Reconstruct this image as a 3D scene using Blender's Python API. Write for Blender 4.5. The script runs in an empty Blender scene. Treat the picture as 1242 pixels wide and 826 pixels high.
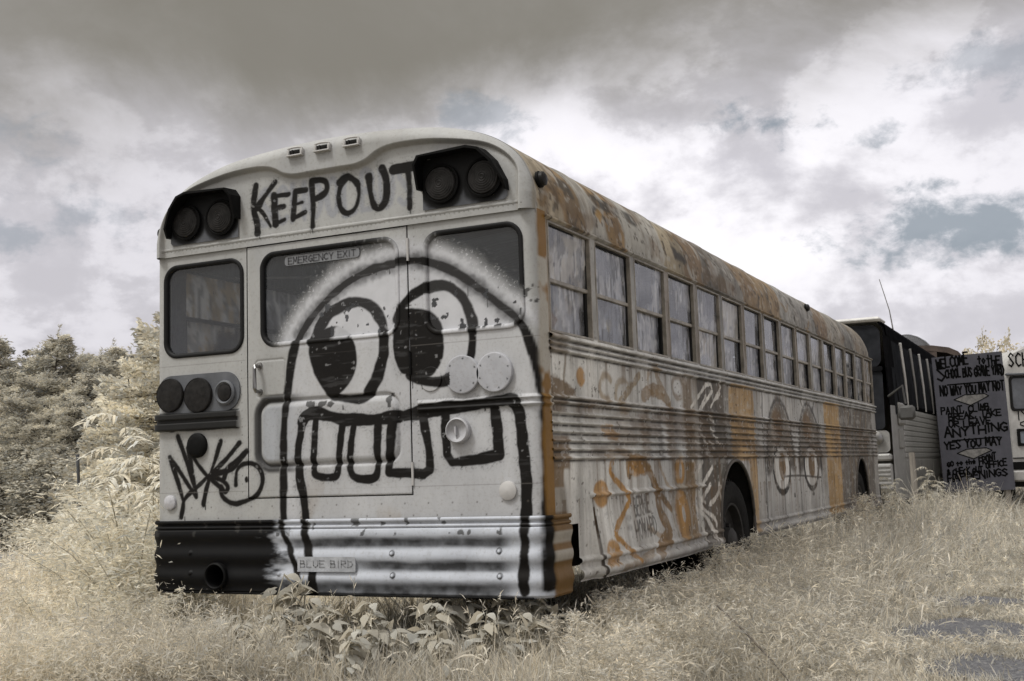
import bpy, math, random
import numpy as np
from mathutils import Vector, Matrix
random.seed(7)
rng = np.random.default_rng(11)
scene = bpy.context.scene
col = scene.collection

# ------------------------------------------------------------------ camera
CAM = np.array([3.601, -5.270, 1.0453])
YAW, PITCH, ROLL, FPX = -0.446, 0.1106, -0.0325, 1429.5      # focal length in pixels of the 1242 px wide photo

def cam_axes():
    f = np.array([math.sin(YAW)*math.cos(PITCH), math.cos(YAW)*math.cos(PITCH), math.sin(PITCH)])
    r = np.array([math.cos(YAW), -math.sin(YAW), 0.0]); u = np.cross(r, f)
    return r*math.cos(ROLL)+u*math.sin(ROLL), -r*math.sin(ROLL)+u*math.cos(ROLL), f
CR, CU, CF = cam_axes()
def ray(u, v):
    return CR*((u-621)/FPX) - CU*((v-413)/FPX) + CF
def on_rear(u, v):                       # point of the bus's rear plane (x, z)
    d = ray(u, v); t = -CAM[1]/d[1]; q = CAM+t*d
    return (q[0], q[2])
def on_side(u, v):                       # point of the bus's side plane (y, z)
    d = ray(u, v); t = (1.22-CAM[0])/d[0]; q = CAM+t*d
    return (q[1], q[2])
def at(u, v, depth):
    return CAM+ray(u, v)*depth
def RP(pts): return [on_rear(*p) for p in pts]
def SP(pts): return [on_side(*p) for p in pts]

cd = bpy.data.cameras.new("camera"); cam = bpy.data.objects.new("camera", cd); col.objects.link(cam)
M = Matrix(((CR[0], CU[0], -CF[0], CAM[0]), (CR[1], CU[1], -CF[1], CAM[1]), (CR[2], CU[2], -CF[2], CAM[2]), (0, 0, 0, 1)))
cam.matrix_world = M
cd.sensor_width = 36.0; cd.lens = FPX/1242*36.0
cd.clip_start = 0.05; cd.clip_end = 3000
cd.dof.use_dof = True; cd.dof.focus_distance = 7.2; cd.dof.aperture_fstop = 11.0
scene.camera = cam

# ------------------------------------------------------------------ helpers
def tag(o, label=None, cat=None, group=None, kind=None):
    if label: o["label"] = label
    if cat: o["category"] = cat
    if group: o["group"] = group
    if kind: o["kind"] = kind
    return o
def empty(name, loc=(0, 0, 0), rz=0.0, parent=None):
    o = bpy.data.objects.new(name, None); col.objects.link(o); o.location = loc; o.rotation_euler = (0, 0, rz)
    o.empty_display_size = 0.1
    if parent: o.parent = parent
    return o
def raw_mesh(name, V, F_sizes, F_idx, mat, parent=None, smooth=True, attrs=None):
    V = np.ascontiguousarray(V, dtype=np.float32)
    me = bpy.data.meshes.new(name)
    me.vertices.add(len(V)); me.vertices.foreach_set("co", V.ravel())
    F_idx = np.ascontiguousarray(F_idx, dtype=np.int32); F_sizes = np.ascontiguousarray(F_sizes, dtype=np.int32)
    me.loops.add(len(F_idx)); me.loops.foreach_set("vertex_index", F_idx)
    st = np.zeros(len(F_sizes), dtype=np.int32); st[1:] = np.cumsum(F_sizes)[:-1]
    me.polygons.add(len(F_sizes)); me.polygons.foreach_set("loop_start", st); me.polygons.foreach_set("loop_total", F_sizes)
    me.polygons.foreach_set("use_smooth", np.full(len(F_sizes), bool(smooth)))
    for k, a in (attrs or {}).items():
        if a.ndim == 2:
            at_ = me.attributes.new(k, "FLOAT_COLOR", "POINT")
            c = np.ones((len(V), 4), dtype=np.float32); c[:, :3] = a
            at_.data.foreach_set("color", c.ravel())
        else:
            at_ = me.attributes.new(k, "FLOAT", "POINT"); at_.data.foreach_set("value", a.astype(np.float32))
    me.update(calc_edges=True)
    if mat: me.materials.append(mat)
    o = bpy.data.objects.new(name, me); col.objects.link(o)
    if parent: o.parent = parent
    return o
def grid(name, P, mat, parent=None, keep=None, attrs=None, smooth=True, flip=False):
    r, c = P.shape[:2]
    idx = np.arange(r*c).reshape(r, c)
    q = np.stack([idx[:-1, :-1], idx[:-1, 1:], idx[1:, 1:], idx[1:, :-1]], -1)
    if flip: q = q[..., ::-1]
    q = q.reshape(-1, 4)
    if keep is not None: q = q[keep.ravel()]
    used = np.zeros(r*c, bool); used[q.ravel()] = True
    remap = np.cumsum(used)-1
    V = P.reshape(-1, 3)[used]
    A = {k: (a.reshape(r*c, -1)[used] if a.ndim == 3 else a.ravel()[used]) for k, a in (attrs or {}).items()}
    return raw_mesh(name, V, np.full(len(q), 4), remap[q].ravel(), mat, parent, smooth, A)

class MB:                                   # collects boxes, tubes, discs and prisms for ONE mesh
    def __init__(s): s.v = []; s.f = []
    def add(s, vs, fs):
        b = len(s.v); s.v += [tuple(map(float, p)) for p in vs]; s.f += [tuple(b+i for i in f) for f in fs]
    def box(s, x0, x1, y0, y1, z0, z1, bev=0.0):
        if bev > 0:
            b = min(bev, .45*min(abs(x1-x0), abs(y1-y0), abs(z1-z0)))
            X, Y, Z = (x0, x1), (y0, y1), (z0, z1)
            vs = []; key = {}
            for i in (0, 1):
                for j in (0, 1):
                    for k in (0, 1):
                        si, sj, sk = (1, -1)[i], (1, -1)[j], (1, -1)[k]
                        for a, p in enumerate(((X[i], Y[j]+sj*b, Z[k]+sk*b), (X[i]+si*b, Y[j], Z[k]+sk*b), (X[i]+si*b, Y[j]+sj*b, Z[k]))):
                            key[(i, j, k, a)] = len(vs); vs.append(p)
            fs = []
            for i in (0, 1): fs.append([key[(i, j, k, 0)] for j, k in ((0, 0), (1, 0), (1, 1), (0, 1))])
            for j in (0, 1): fs.append([key[(i, j, k, 1)] for i, k in ((0, 0), (1, 0), (1, 1), (0, 1))])
            for k in (0, 1): fs.append([key[(i, j, k, 2)] for i, j in ((0, 0), (1, 0), (1, 1), (0, 1))])
            for i in (0, 1):
                for j in (0, 1): fs.append([key[(i, j, 0, 0)], key[(i, j, 1, 0)], key[(i, j, 1, 1)], key[(i, j, 0, 1)]])
            for i in (0, 1):
                for k in (0, 1): fs.append([key[(i, 0, k, 0)], key[(i, 1, k, 0)], key[(i, 1, k, 2)], key[(i, 0, k, 2)]])
            for j in (0, 1):
                for k in (0, 1): fs.append([key[(0, j, k, 1)], key[(1, j, k, 1)], key[(1, j, k, 2)], key[(0, j, k, 2)]])
            for i in (0, 1):
                for j in (0, 1):
                    for k in (0, 1): fs.append([key[(i, j, k, a)] for a in (0, 1, 2)])
            s.add(vs, fs); return
        v = [(x0, y0, z0), (x1, y0, z0), (x1, y1, z0), (x0, y1, z0), (x0, y0, z1), (x1, y0, z1), (x1, y1, z1), (x0, y1, z1)]
        s.add(v, [(0, 3, 2, 1), (4, 5, 6, 7), (0, 1, 5, 4), (1, 2, 6, 5), (2, 3, 7, 6), (3, 0, 4, 7)])
    def tube(s, pts, r, n=8, cap=True, closed=False):
        pts = [Vector(p) for p in pts]; m = len(pts)
        rs = r if isinstance(r, (list, tuple)) else [r]*m
        rings = []
        ref = Vector((0.13, 0.27, 1.0)).normalized()
        for i, p in enumerate(pts):
            a = pts[(i-1) % m] if (closed or i > 0) else p; b = pts[(i+1) % m] if (closed or i < m-1) else p
            t = (b-a).normalized() if (b-a).length > 1e-9 else Vector((0, 0, 1))
            rf = ref if abs(t.dot(ref)) < .95 else Vector((1, 0, 0))
            u = t.cross(rf).normalized(); w = t.cross(u)
            rings.append([p+(u*math.cos(k*2*math.pi/n)+w*math.sin(k*2*math.pi/n))*rs[i] for k in range(n)])
        vs = [q for g in rings for q in g]; fs = []
        for i in range(m if closed else m-1):
            j = (i+1) % m
            for k in range(n): fs.append((i*n+k, i*n+(k+1) % n, j*n+(k+1) % n, j*n+k))
        if cap and not closed: fs += [tuple(range(n))[::-1], tuple((m-1)*n+k for k in range(n))]
        s.add(vs, fs)
    def lathe(s, prof, origin, axis, n=32):             # prof: (radius, height along axis); closes on the axis where radius is 0
        o = Vector(origin); a = Vector(axis).normalized()
        u = a.cross(Vector((0, 0, 1)) if abs(a.z) < .9 else Vector((1, 0, 0))).normalized(); w = a.cross(u)
        vs = []; fs = []
        for (r, h) in prof:
            for k in range(n):
                th = 2*math.pi*k/n; vs.append(o+a*h+(u*math.cos(th)+w*math.sin(th))*max(r, 1e-4))
        for i in range(len(prof)-1):
            for k in range(n): fs.append((i*n+k, i*n+(k+1) % n, (i+1)*n+(k+1) % n, (i+1)*n+k))
        s.add(vs, fs)
    def prism(s, poly, fn0, fn1):                        # poly: 2-D points; fn maps them to the two ends
        n = len(poly); vs = [fn0(*p) for p in poly]+[fn1(*p) for p in poly]
        fs = [tuple(range(n))[::-1], tuple(range(n, 2*n))]+[(i, (i+1) % n, n+(i+1) % n, n+i) for i in range(n)]
        s.add(vs, fs)
    def ring(s, outer, inner, fn0, fn1):                 # a frame between two outlines with the same number of points
        n = len(outer); vs = [fn0(*p) for p in outer]+[fn0(*p) for p in inner]+[fn1(*p) for p in outer]+[fn1(*p) for p in inner]
        fs = []
        for i in range(n):
            j = (i+1) % n
            fs += [(i, j, n+j, n+i), (2*n+i, 3*n+i, 3*n+j, 2*n+j), (i, 2*n+i, 2*n+j, j), (n+i, n+j, 3*n+j, 3*n+i)]
        s.add(vs, fs)
    def build(s, name, mat, parent=None, smooth=False, angle=40):
        me = bpy.data.meshes.new(name); me.from_pydata(s.v, [], s.f); me.materials.append(mat)
        import bmesh
        bm = bmesh.new(); bm.from_mesh(me); bmesh.ops.recalc_face_normals(bm, faces=bm.faces[:]); bm.to_mesh(me); bm.free()
        if smooth:
            me.polygons.foreach_set("use_smooth", [True]*len(me.polygons))
            me.set_sharp_from_angle(angle=math.radians(angle))
        o = bpy.data.objects.new(name, me); col.objects.link(o)
        if parent: o.parent = parent
        return o
def rrect(x0, x1, z0, z1, r, n=7):
    pts = []
    for cx, cz, a0 in ((x1-r, z1-r, 0), (x0+r, z1-r, 90), (x0+r, z0+r, 180), (x1-r, z0+r, 270)):
        for k in range(n+1):
            a = math.radians(a0+90*k/n); pts.append((cx+r*math.cos(a), cz+r*math.sin(a)))
    return pts
def sd_rrect(x, z, x0, x1, z0, z1, r):
    qx = np.abs(x-(x0+x1)/2)-((x1-x0)/2-r); qz = np.abs(z-(z0+z1)/2)-((z1-z0)/2-r)
    return np.hypot(np.maximum(qx, 0), np.maximum(qz, 0))+np.minimum(np.maximum(qx, qz), 0)-r
def copy_tree(o, parent=None):
    c = o.copy(); col.objects.link(c); c.parent = parent
    for ch in list(o.children): copy_tree(ch, c)
    return c

# ------------------------------------------------------------------ numpy noise and paint strokes
def _h(ix, iy, s):
    n = (ix.astype(np.int64)*374761393+iy.astype(np.int64)*668265263+s*982451653) & 0x7fffffff
    n = ((n ^ (n >> 13))*1274126177) & 0x7fffffff
    return ((n ^ (n >> 16)) & 0xffff)/65535.0
def vn(x, y, s=0):
    x = np.asarray(x, float); y = np.asarray(y, float)
    ix = np.floor(x); iy = np.floor(y); fx = x-ix; fy = y-iy
    fx = fx*fx*(3-2*fx); fy = fy*fy*(3-2*fy)
    a = _h(ix, iy, s); b = _h(ix+1, iy, s); c = _h(ix, iy+1, s); d = _h(ix+1, iy+1, s)
    return (a*(1-fx)+b*fx)*(1-fy)+(c*(1-fx)+d*fx)*fy
def fbm(x, y, s=0, o=4):
    t = 0; a = .5; n = 0
    for k in range(o):
        t = t+a*vn(x*2**k, y*2**k, s+k*17); n += a; a *= .5
    return t/n
def sst(a, b, x):
    t = np.clip((x-a)/(b-a), 0, 1); return t*t*(3-2*t)
def spline(pts, n=6, closed=False):
    P = [np.array(p, float) for p in pts]; m = len(P); out = []
    if m < 3: return P
    for i in range(m if closed else m-1):
        g = lambda k: P[k % m] if closed else P[min(max(k, 0), m-1)]
        p0, p1, p2, p3 = g(i-1), g(i), g(i+1), g(i+2)
        for k in range(n):
            t = k/n
            out.append(.5*(2*p1+(p2-p0)*t+(2*p0-5*p1+4*p2-p3)*t*t+(3*p1-p0-3*p2+p3)*t**3))
    out.append(P[0] if closed else P[-1])
    return out
def dist_poly(x, z, pts, reach):
    D = np.full(x.shape, 9.0)
    for a, b in zip(pts[:-1], pts[1:]):
        m = (x > min(a[0], b[0])-reach) & (x < max(a[0], b[0])+reach) & (z > min(a[1], b[1])-reach) & (z < max(a[1], b[1])+reach)
        if not m.any(): continue
        px = x[m]-a[0]; pz = z[m]-a[1]; dx = b[0]-a[0]; dz = b[1]-a[1]
        L = dx*dx+dz*dz
        t = np.clip((px*dx+pz*dz)/L, 0, 1) if L > 1e-12 else 0*px
        D[m] = np.minimum(D[m], np.hypot(px-t*dx, pz-t*dz))
    return D
def inside(x, z, poly):
    r = np.zeros(x.shape, bool); n = len(poly)
    for i in range(n):
        a = poly[i]; b = poly[(i+1) % n]
        if abs(a[1]-b[1]) < 1e-12: continue
        r ^= ((a[1] > z) != (b[1] > z)) & (x < (b[0]-a[0])*(z-a[1])/(b[1]-a[1])+a[0])
    return r
def stroke(x, z, pts, w, soft=.004, rough=.004, smooth=True, seed=3, closed=False):
    p = spline(pts, 6, closed) if smooth else [np.array(q, float) for q in pts]
    D = dist_poly(x, z, p, w/2+soft+rough+.01)
    m = D < 8
    out = np.zeros(x.shape)
    if m.any():
        d = D[m]+(fbm(x[m]*45, z[m]*45, seed, 2)-.5)*2*rough+(fbm(x[m]*11, z[m]*11, seed+60, 2)-.5)*w*.34
        out[m] = 1-sst(w/2-soft, w/2+soft, d)
    return out
def fill(x, z, poly, soft=.004, rough=.004, seed=5):
    D = dist_poly(x, z, list(poly)+[poly[0]], .12)
    D = np.where(inside(x, z, poly), -D, D)
    m = D < .1
    out = np.zeros(x.shape)
    d = D[m]+(fbm(x[m]*45, z[m]*45, seed, 2)-.5)*2*rough
    out[m] = 1-sst(-soft, soft, d)
    return out
def ell(cx, cz, rx, rz, n=28, tilt=0.0):
    c, s = math.cos(tilt), math.sin(tilt)
    return [(cx+rx*math.cos(t)*c-rz*math.sin(t)*s, cz+rx*math.cos(t)*s+rz*math.sin(t)*c) for t in [2*math.pi*k/n for k in range(n)]]
def ink(rgb, cov, colr):
    return rgb*(1-cov[..., None])+np.array(colr)*cov[..., None]

# stroke alphabet, unit box
FONT = {
 'A': [[(0, 0), (.5, 1), (1, 0)], [(.2, .38), (.8, .38)]], 'B': [[(0, 0), (0, 1), (.75, .95), (.75, .6), (0, .52), (.9, .45), (.9, .05), (0, 0)]],
 'C': [[(1, .85), (.6, 1), (.1, .75), (.05, .3), (.5, 0), (1, .12)]], 'D': [[(0, 0), (0, 1), (.7, .85), (.95, .5), (.7, .12), (0, 0)]],
 'E': [[(1, 1), (0, 1), (0, 0), (1, 0)], [(0, .52), (.8, .52)]], 'F': [[(1, 1), (0, 1), (0, 0)], [(0, .52), (.8, .52)]],
 'G': [[(.95, .85), (.55, 1), (.1, .75), (.05, .3), (.5, 0), (.95, .15), (.95, .45), (.55, .45)]], 'H': [[(0, 0), (0, 1)], [(1, 0), (1, 1)], [(0, .5), (1, .5)]],
 'I': [[(.5, 0), (.5, 1)]], 'K': [[(0, 0), (0, 1)], [(1, 1), (0, .45), (1, 0)]], 'L': [[(0, 1), (0, 0), (.9, 0)]],
 'M': [[(0, 0), (.1, 1), (.5, .35), (.9, 1), (1, 0)]], 'N': [[(0, 0), (0, 1), (1, 0), (1, 1)]],
 'O': [[(.5, 1), (.08, .75), (.08, .25), (.5, 0), (.92, .25), (.92, .75), (.5, 1)]], 'P': [[(0, 0), (0, 1), (.85, .95), (.9, .6), (0, .45)]],
 'R': [[(0, 0), (0, 1), (.85, .95), (.88, .6), (0, .5), (.95, 0)]], 'S': [[(.95, .85), (.5, 1), (.08, .78), (.5, .52), (.95, .25), (.5, 0), (.05, .12)]],
 'T': [[(0, 1), (1, 1)], [(.5, 1), (.5, 0)]], 'U': [[(0, 1), (.05, .25), (.5, 0), (.95, .25), (1, 1)]], 'V': [[(0, 1), (.5, 0), (1, 1)]],
 'W': [[(0, 1), (.22, 0), (.5, .7), (.78, 0), (1, 1)]], 'X': [[(0, 0), (1, 1)], [(0, 1), (1, 0)]], 'Y': [[(0, 1), (.5, .5), (1, 1)], [(.5, .5), (.5, 0)]],
 '&': [[(1, 0), (.2, .75), (.5, 1), (.7, .75), (.1, .3), (.4, 0), (1, .4)]], ',': [[(.4, .12), (.2, -.15)]], '.': [[(.3, 0), (.35, .06)]],
 't': [[(.5, .9), (.5, 0)], [(.1, .6), (.9, .6)]], 'o': [[(.5, .6), (.1, .35), (.5, 0), (.9, .35), (.5, .6)]], 'h': [[(.1, 1), (.1, 0)], [(.1, .5), (.8, .5), (.85, 0)]],
 'e': [[(.1, .3), (.9, .35), (.6, .62), (.15, .4), (.4, 0), (.9, .1)]],
}
def text_strokes(txt, x0, x1, zb0, zb1, h, gap=.28, jit=.0, rnd=None):
    """letters between x0 and x1, baseline running from zb0 to zb1, height h"""
    n = sum(.55 if c == ' ' else (.45 if c in 'I,.' else 1) for c in txt)+gap*(len(txt)-1)
    u = (x1-x0)/n; x = x0; out = []
    for c in txt:
        w = u*(.55 if c == ' ' else (.45 if c in 'I,.' else 1))
        jr = (lambda a: (rnd.random()-.5)*2*a) if rnd else (lambda a: 0)
        dz = jr(jit*h*.5); sc = 1+jr(jit)
        for st in FONT.get(c, []):
            out.append([(x+px*w+jr(jit*.12*w), zb0+(zb1-zb0)*((x-x0)/(x1-x0))+dz+pz*h*sc+jr(jit*.12*h)) for px, pz in st])
        x += w+gap*u
    return out
def words(txt, x0, x1, z0, z1, h, gap=.28):
    """the same line of lettering, one list of strokes per word"""
    wd = lambda s: sum(.55 if c == ' ' else (.45 if c in 'I,.' else 1) for c in s)+gap*len(s)
    tot = wd(txt)-gap; x = x0; out = []
    for k in txt.split(' '):
        a = x; b = x+(wd(k)-gap)/tot*(x1-x0); f = lambda q: z0+(z1-z0)*(q-x0)/(x1-x0)
        out.append(text_strokes(k, a, b, f(a), f(b), h, gap)); x = b+(gap*2+.55)/tot*(x1-x0)
    return out
def ribbons(mb, strokes, w, fn):
    """flat brush strokes: fn(a, b) -> 3-D"""
    for st in strokes:
        P = [np.array(p, float) for p in st]
        for i in range(len(P)-1):
            a, b = P[i], P[i+1]; d = b-a; L = np.hypot(*d)
            if L < 1e-6: continue
            d = d/L; n = np.array([-d[1], d[0]])*w/2; e = d*w*.4
            mb.add([fn(*(a-e+n)), fn(*(a-e-n)), fn(*(b+e-n)), fn(*(b+e+n))], [(0, 1, 2, 3)])
        
# ------------------------------------------------------------------ materials
def new_mat(name):
    m = bpy.data.materials.new(name); m.use_nodes = True
    nt = m.node_tree
    for n in list(nt.nodes): nt.nodes.remove(n)
    out = nt.nodes.new("ShaderNodeOutputMaterial")
    return m, nt, out
def N(nt, t, **kw):
    n = nt.nodes.new(t)
    for k, v in kw.items():
        if k in n.inputs: n.inputs[k].default_value = v
        else: setattr(n, k, v)
    return n
def noise_fac(nt, scale, detail=4, rough=.6, stretch=None, coord="Object"):
    tc = N(nt, "ShaderNodeTexCoord"); mp = N(nt, "ShaderNodeMapping")
    nt.links.new(tc.outputs[coord], mp.inputs[0])
    if stretch: mp.inputs["Scale"].default_value = stretch
    nz = N(nt, "ShaderNodeTexNoise", Scale=scale, Detail=detail, Roughness=rough)
    nt.links.new(mp.outputs[0], nz.inputs["Vector"])
    return nz.outputs["Fac"]
def ramp(nt, fac, stops):
    r = N(nt, "ShaderNodeValToRGB"); e = r.color_ramp.elements
    while len(e) > 1: e.remove(e[-1])
    e[0].position, e[0].color = stops[0][0], (*stops[0][1], 1)
    for p, c in stops[1:]:
        k = e.new(p); k.color = (*c, 1)
    nt.links.new(fac, r.inputs[0]); return r.outputs[0]
def mixc(nt, fac, a, b, mode="MIX"):
    m = N(nt, "ShaderNodeMix", data_type="RGBA", blend_type=mode)
    for i, v in ((0, fac), (6, a), (7, b)):
        if isinstance(v, (int, float)): m.inputs[i].default_value = v
        elif isinstance(v, tuple): m.inputs[i].default_value = (*v, 1)
        else: nt.links.new(v, m.inputs[i])
    return m.outputs[2]
def bump(nt, h, strength=.2, dist=.004):
    b = N(nt, "ShaderNodeBump", Strength=strength, Distance=dist); nt.links.new(h, b.inputs["Height"]); return b.outputs[0]
def simple(name, c, rough=.5, metal=0.0, var=.25, scale=9.0, bmp=.15, spec=.5, stretch=None):
    m, nt, out = new_mat(name)
    p = N(nt, "ShaderNodeBsdfPrincipled", Roughness=rough, Metallic=metal)
    p.inputs["Specular IOR Level"].default_value = spec
    f = noise_fac(nt, scale, 5, .65, stretch)
    c = np.array(c)
    nt.links.new(ramp(nt, f, [(.3, tuple(c*(1-var))), (.7, tuple(np.minimum(c*(1+var), 1)))]), p.inputs["Base Color"])
    if bmp: nt.links.new(bump(nt, noise_fac(nt, scale*6, 4, .6), bmp, .003), p.inputs["Normal"])
    nt.links.new(p.outputs[0], out.inputs[0]); return m
def matte(name, c, var=.3, scale=5.0):
    m, nt, out = new_mat(name); d = N(nt, "ShaderNodeBsdfDiffuse"); c = np.array(c)
    nt.links.new(ramp(nt, noise_fac(nt, scale, 4, .6), [(.3, tuple(c*(1-var))), (.7, tuple(c*(1+var)))]), d.inputs[0]); nt.links.new(d.outputs[0], out.inputs[0]); return m
def paint_mat(name, rough=.48, grime=.32, streak=False):
    """steel skin: its coats of paint are in the 'paint' attribute; dirt and orange peel come from noise"""
    m, nt, out = new_mat(name)
    p = N(nt, "ShaderNodeBsdfPrincipled", Roughness=rough)
    p.inputs["Specular IOR Level"].default_value = .13
    a = N(nt, "ShaderNodeAttribute", attribute_name="paint")
    g1 = ramp(nt, noise_fac(nt, 3.2, 6, .7, (1, 1, .45)), [(.36, (1-grime,)*3), (.62, (1, 1, 1))])
    g2 = ramp(nt, noise_fac(nt, 60, 3, .7), [(.30, (.82, .80, .77)), (.48, (1, 1, 1))])
    c = mixc(nt, 1.0, a.outputs["Color"], g1, "MULTIPLY"); c = mixc(nt, .8, c, g2, "MULTIPLY")
    nt.links.new(c, p.inputs["Base Color"])
    rr = N(nt, "ShaderNodeMapRange"); rr.inputs["To Min"].default_value = rough-.12; rr.inputs["To Max"].default_value = rough+.22
    nt.links.new(noise_fac(nt, 11, 5, .7), rr.inputs[0]); nt.links.new(rr.outputs[0], p.inputs["Roughness"])
    nt.links.new(bump(nt, noise_fac(nt, 5, 3, .5), .10, .02), p.inputs["Normal"])
    nt.links.new(p.outputs[0], out.inputs[0]); return m
def glass_mat(name, tint=(.45, .47, .5), covered=False, rough=.03, streak=True):
    m, nt, out = new_mat(name)
    tr = N(nt, "ShaderNodeBsdfTransparent"); tr.inputs[0].default_value = (*tint, 1)
    gl = N(nt, "ShaderNodeBsdfGlossy", Roughness=rough); gl.inputs[0].default_value = (.9, .9, .92, 1)
    lw = N(nt, "ShaderNodeFresnel", IOR=1.5)
    mr = N(nt, "ShaderNodeMath", operation="MULTIPLY_ADD"); mr.inputs[1].default_value = 1.0; mr.inputs[2].default_value = .02
    nt.links.new(lw.outputs[0], mr.inputs[0])
    nt.links.new(bump(nt, noise_fac(nt, 4, 2, .5), .05, .02), gl.inputs["Normal"])
    ms = N(nt, "ShaderNodeMixShader"); nt.links.new(mr.outputs[0], ms.inputs[0]); nt.links.new(tr.outputs[0], ms.inputs[1]); nt.links.new(gl.outputs[0], ms.inputs[2])
    # dust film
    df = N(nt, "ShaderNodeBsdfDiffuse"); df.inputs[0].default_value = (.29, .32, .36, 1)
    mf = N(nt, "ShaderNodeMath", operation="MULTIPLY"); mf.inputs[1].default_value = .13
    nt.links.new(noise_fac(nt, 3, 5, .7), mf.inputs[0])
    m2 = N(nt, "ShaderNodeMixShader"); nt.links.new(mf.outputs[0], m2.inputs[0]); nt.links.new(ms.outputs[0], m2.inputs[1]); nt.links.new(df.outputs[0], m2.inputs[2])
    last = m2
    if covered:
        a = N(nt, "ShaderNodeAttribute", attribute_name="paint"); cv = N(nt, "ShaderNodeAttribute", attribute_name="cover")
        p = N(nt, "ShaderNodeBsdfPrincipled", Roughness=.24)
        g = ramp(nt, noise_fac(nt, 17, 6, .70, (1, 1, .55)), [(.34, (.62, .61, .62)), (.62, (1, 1, 1))]) if streak else ramp(nt, noise_fac(nt, 9, 6, .65), [(.3, (.88, .88, .88)), (.6, (1, 1, 1))])
        nt.links.new(mixc(nt, 1.0, a.outputs["Color"], g, "MULTIPLY"), p.inputs["Base Color"])
        m3 = N(nt, "ShaderNodeMixShader"); nt.links.new(cv.outputs["Fac"], m3.inputs[0]); nt.links.new(last.outputs[0], m3.inputs[1]); nt.links.new(p.outputs[0], m3.inputs[2])
        if streak:                                         # thin paint lets some daylight into the bus
            tl_ = N(nt, "ShaderNodeBsdfTranslucent"); nt.links.new(a.outputs["Color"], tl_.inputs[0])
            mx = N(nt, "ShaderNodeMixShader"); mx.inputs[0].default_value = .28; nt.links.new(p.outputs[0], mx.inputs[1]); nt.links.new(tl_.outputs[0], mx.inputs[2]); nt.links.new(mx.outputs[0], m3.inputs[2])
        last = m3
    nt.links.new(last.outputs[0], out.inputs[0]); return m
def leaf_mat(name, c, var=.25, trans=.35):
    """pale infrared foliage; each leaf's own tone is in the 'tone' attribute"""
    m, nt, out = new_mat(name)
    a = N(nt, "ShaderNodeAttribute", attribute_name="tone")
    cc = mixc(nt, 1.0, a.outputs["Color"], tuple(c), "MULTIPLY")
    d = N(nt, "ShaderNodeBsdfDiffuse", Roughness=.5); t = N(nt, "ShaderNodeBsdfTranslucent")
    nt.links.new(cc, d.inputs[0]); nt.links.new(cc, t.inputs[0])
    ms = N(nt, "ShaderNodeMixShader"); ms.inputs[0].default_value = trans
    nt.links.new(d.outputs[0], ms.inputs[1]); nt.links.new(t.outputs[0], ms.inputs[2]); nt.links.new(ms.outputs[0], out.inputs[0])
    return m
MT = dict(
 rear=paint_mat("rear_paint", .46, .16), side=paint_mat("side_paint", .55, .38), pane=glass_mat("painted_glass", (.30, .32, .34), True),
 rpane=glass_mat("sprayed_back_glass", (.52, .54, .56), True, .03, False), glass=glass_mat("dark_glass", (.22, .23, .25)), rubber=simple("black_rubber", (.010, .010, .010), .6, 0, .3, 20, .1, .15),
 black=simple("black_spray", (.006, .006, .006), .6, 0, .3, 12, .1, .08), smoke=simple("dark_lens", (.017, .016, .0155), .45, 0, .5, 30, .3, .12),
 grey=simple("grey_paint", (.105, .11, .12), .55, 0, .25, 8, .15, .2), chrome=simple("worn_chrome", (.26, .255, .25), .35, 1, .2, 20),
 white=simple("white_enamel", (.42, .41, .40), .45, 0, .1, 7), plate=simple("cover_plate_paint", (.36, .36, .375), .5, 0, .18, 14, .3),
 tyre=simple("tyre_rubber", (.014, .0135, .013), .85, 0, .4, 25, .4, .1), rim=simple("rusty_steel", (.020, .018, .016), .7, .2, .5, 14, .4),
 under=simple("underbody", (.012, .011, .010), .9, 0, .4, 8, .3), tan=simple("tan_vinyl", (.30, .235, .14), .55, 0, .2, 6), interior=simple("interior_panel", (.16, .155, .15), .6, 0, .2, 5),
 ply=simple("grey_painted_board", (.078, .078, .092), .8, 0, .14, 6, .25, .1), letter=simple("black_brush_paint", (.004, .004, .004), .6, 0, .3, 20, .1, .05),
 bark=simple("bark", (.075, .062, .048), .9, 0, .45, 9, .6), wood=simple("weathered_wood", (.22, .20, .175), .9, 0, .35, 10, .5, .3, (1, 1, .1)),
 lens=simple("clear_lens", (.42, .42, .44), .25, 0, .2, 40, .4), pale_stem=simple("pale_stem", (.40, .37, .30), .85, 0, .25, 20, .1, .1), wheat=simple("dry_stem", (.10, .085, .07), .9, 0, .3, 30, .2),
)
# ================================================================== the graffiti bus
bus = empty("school_bus", (0, 0, 0))
tag(bus, "old school bus with KEEP OUT and a grinning face sprayed on its back", "bus")
BLK = (.0085, .0075, .0068); WHT = (.52, .525, .55); CREAM = np.array((.378, .379, .371))

# ---- the sprayed face, in metres on the rear plane
ARC = spline(RP([(344, 640), (344, 600), (345, 560), (346, 520), (350, 470), (356, 430), (364, 405), (385, 375), (415, 346), (450, 327), (490, 317), (520, 318), (560, 335), (600, 365), (628, 388), (640, 409), (648, 436), (655, 470), (658.5, 485), (660, 513), (661, 550), (661, 600), (661, 646), (661, 712)]), 6)
FACE = list(ARC)+RP([(660, 716), (384, 716), (372, 640), (344, 640)])
ARC_LOW = RP([(344, 640), (351, 655), (357, 672), (362, 690), (368, 712)])
EYE_L = spline(RP([(379, 415), (394, 385), (415, 369), (433, 366), (450, 372), (461, 389), (466, 408), (466, 428), (463, 443), (457, 460), (449, 476)]), 6)
PUP_L = spline(RP([(383, 405), (398, 396.5), (411, 396), (421, 403), (429, 413), (433, 428), (432.5, 446), (426, 462), (415, 476), (406, 480), (396, 468), (386, 448), (382, 425)]), 5, True)
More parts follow.
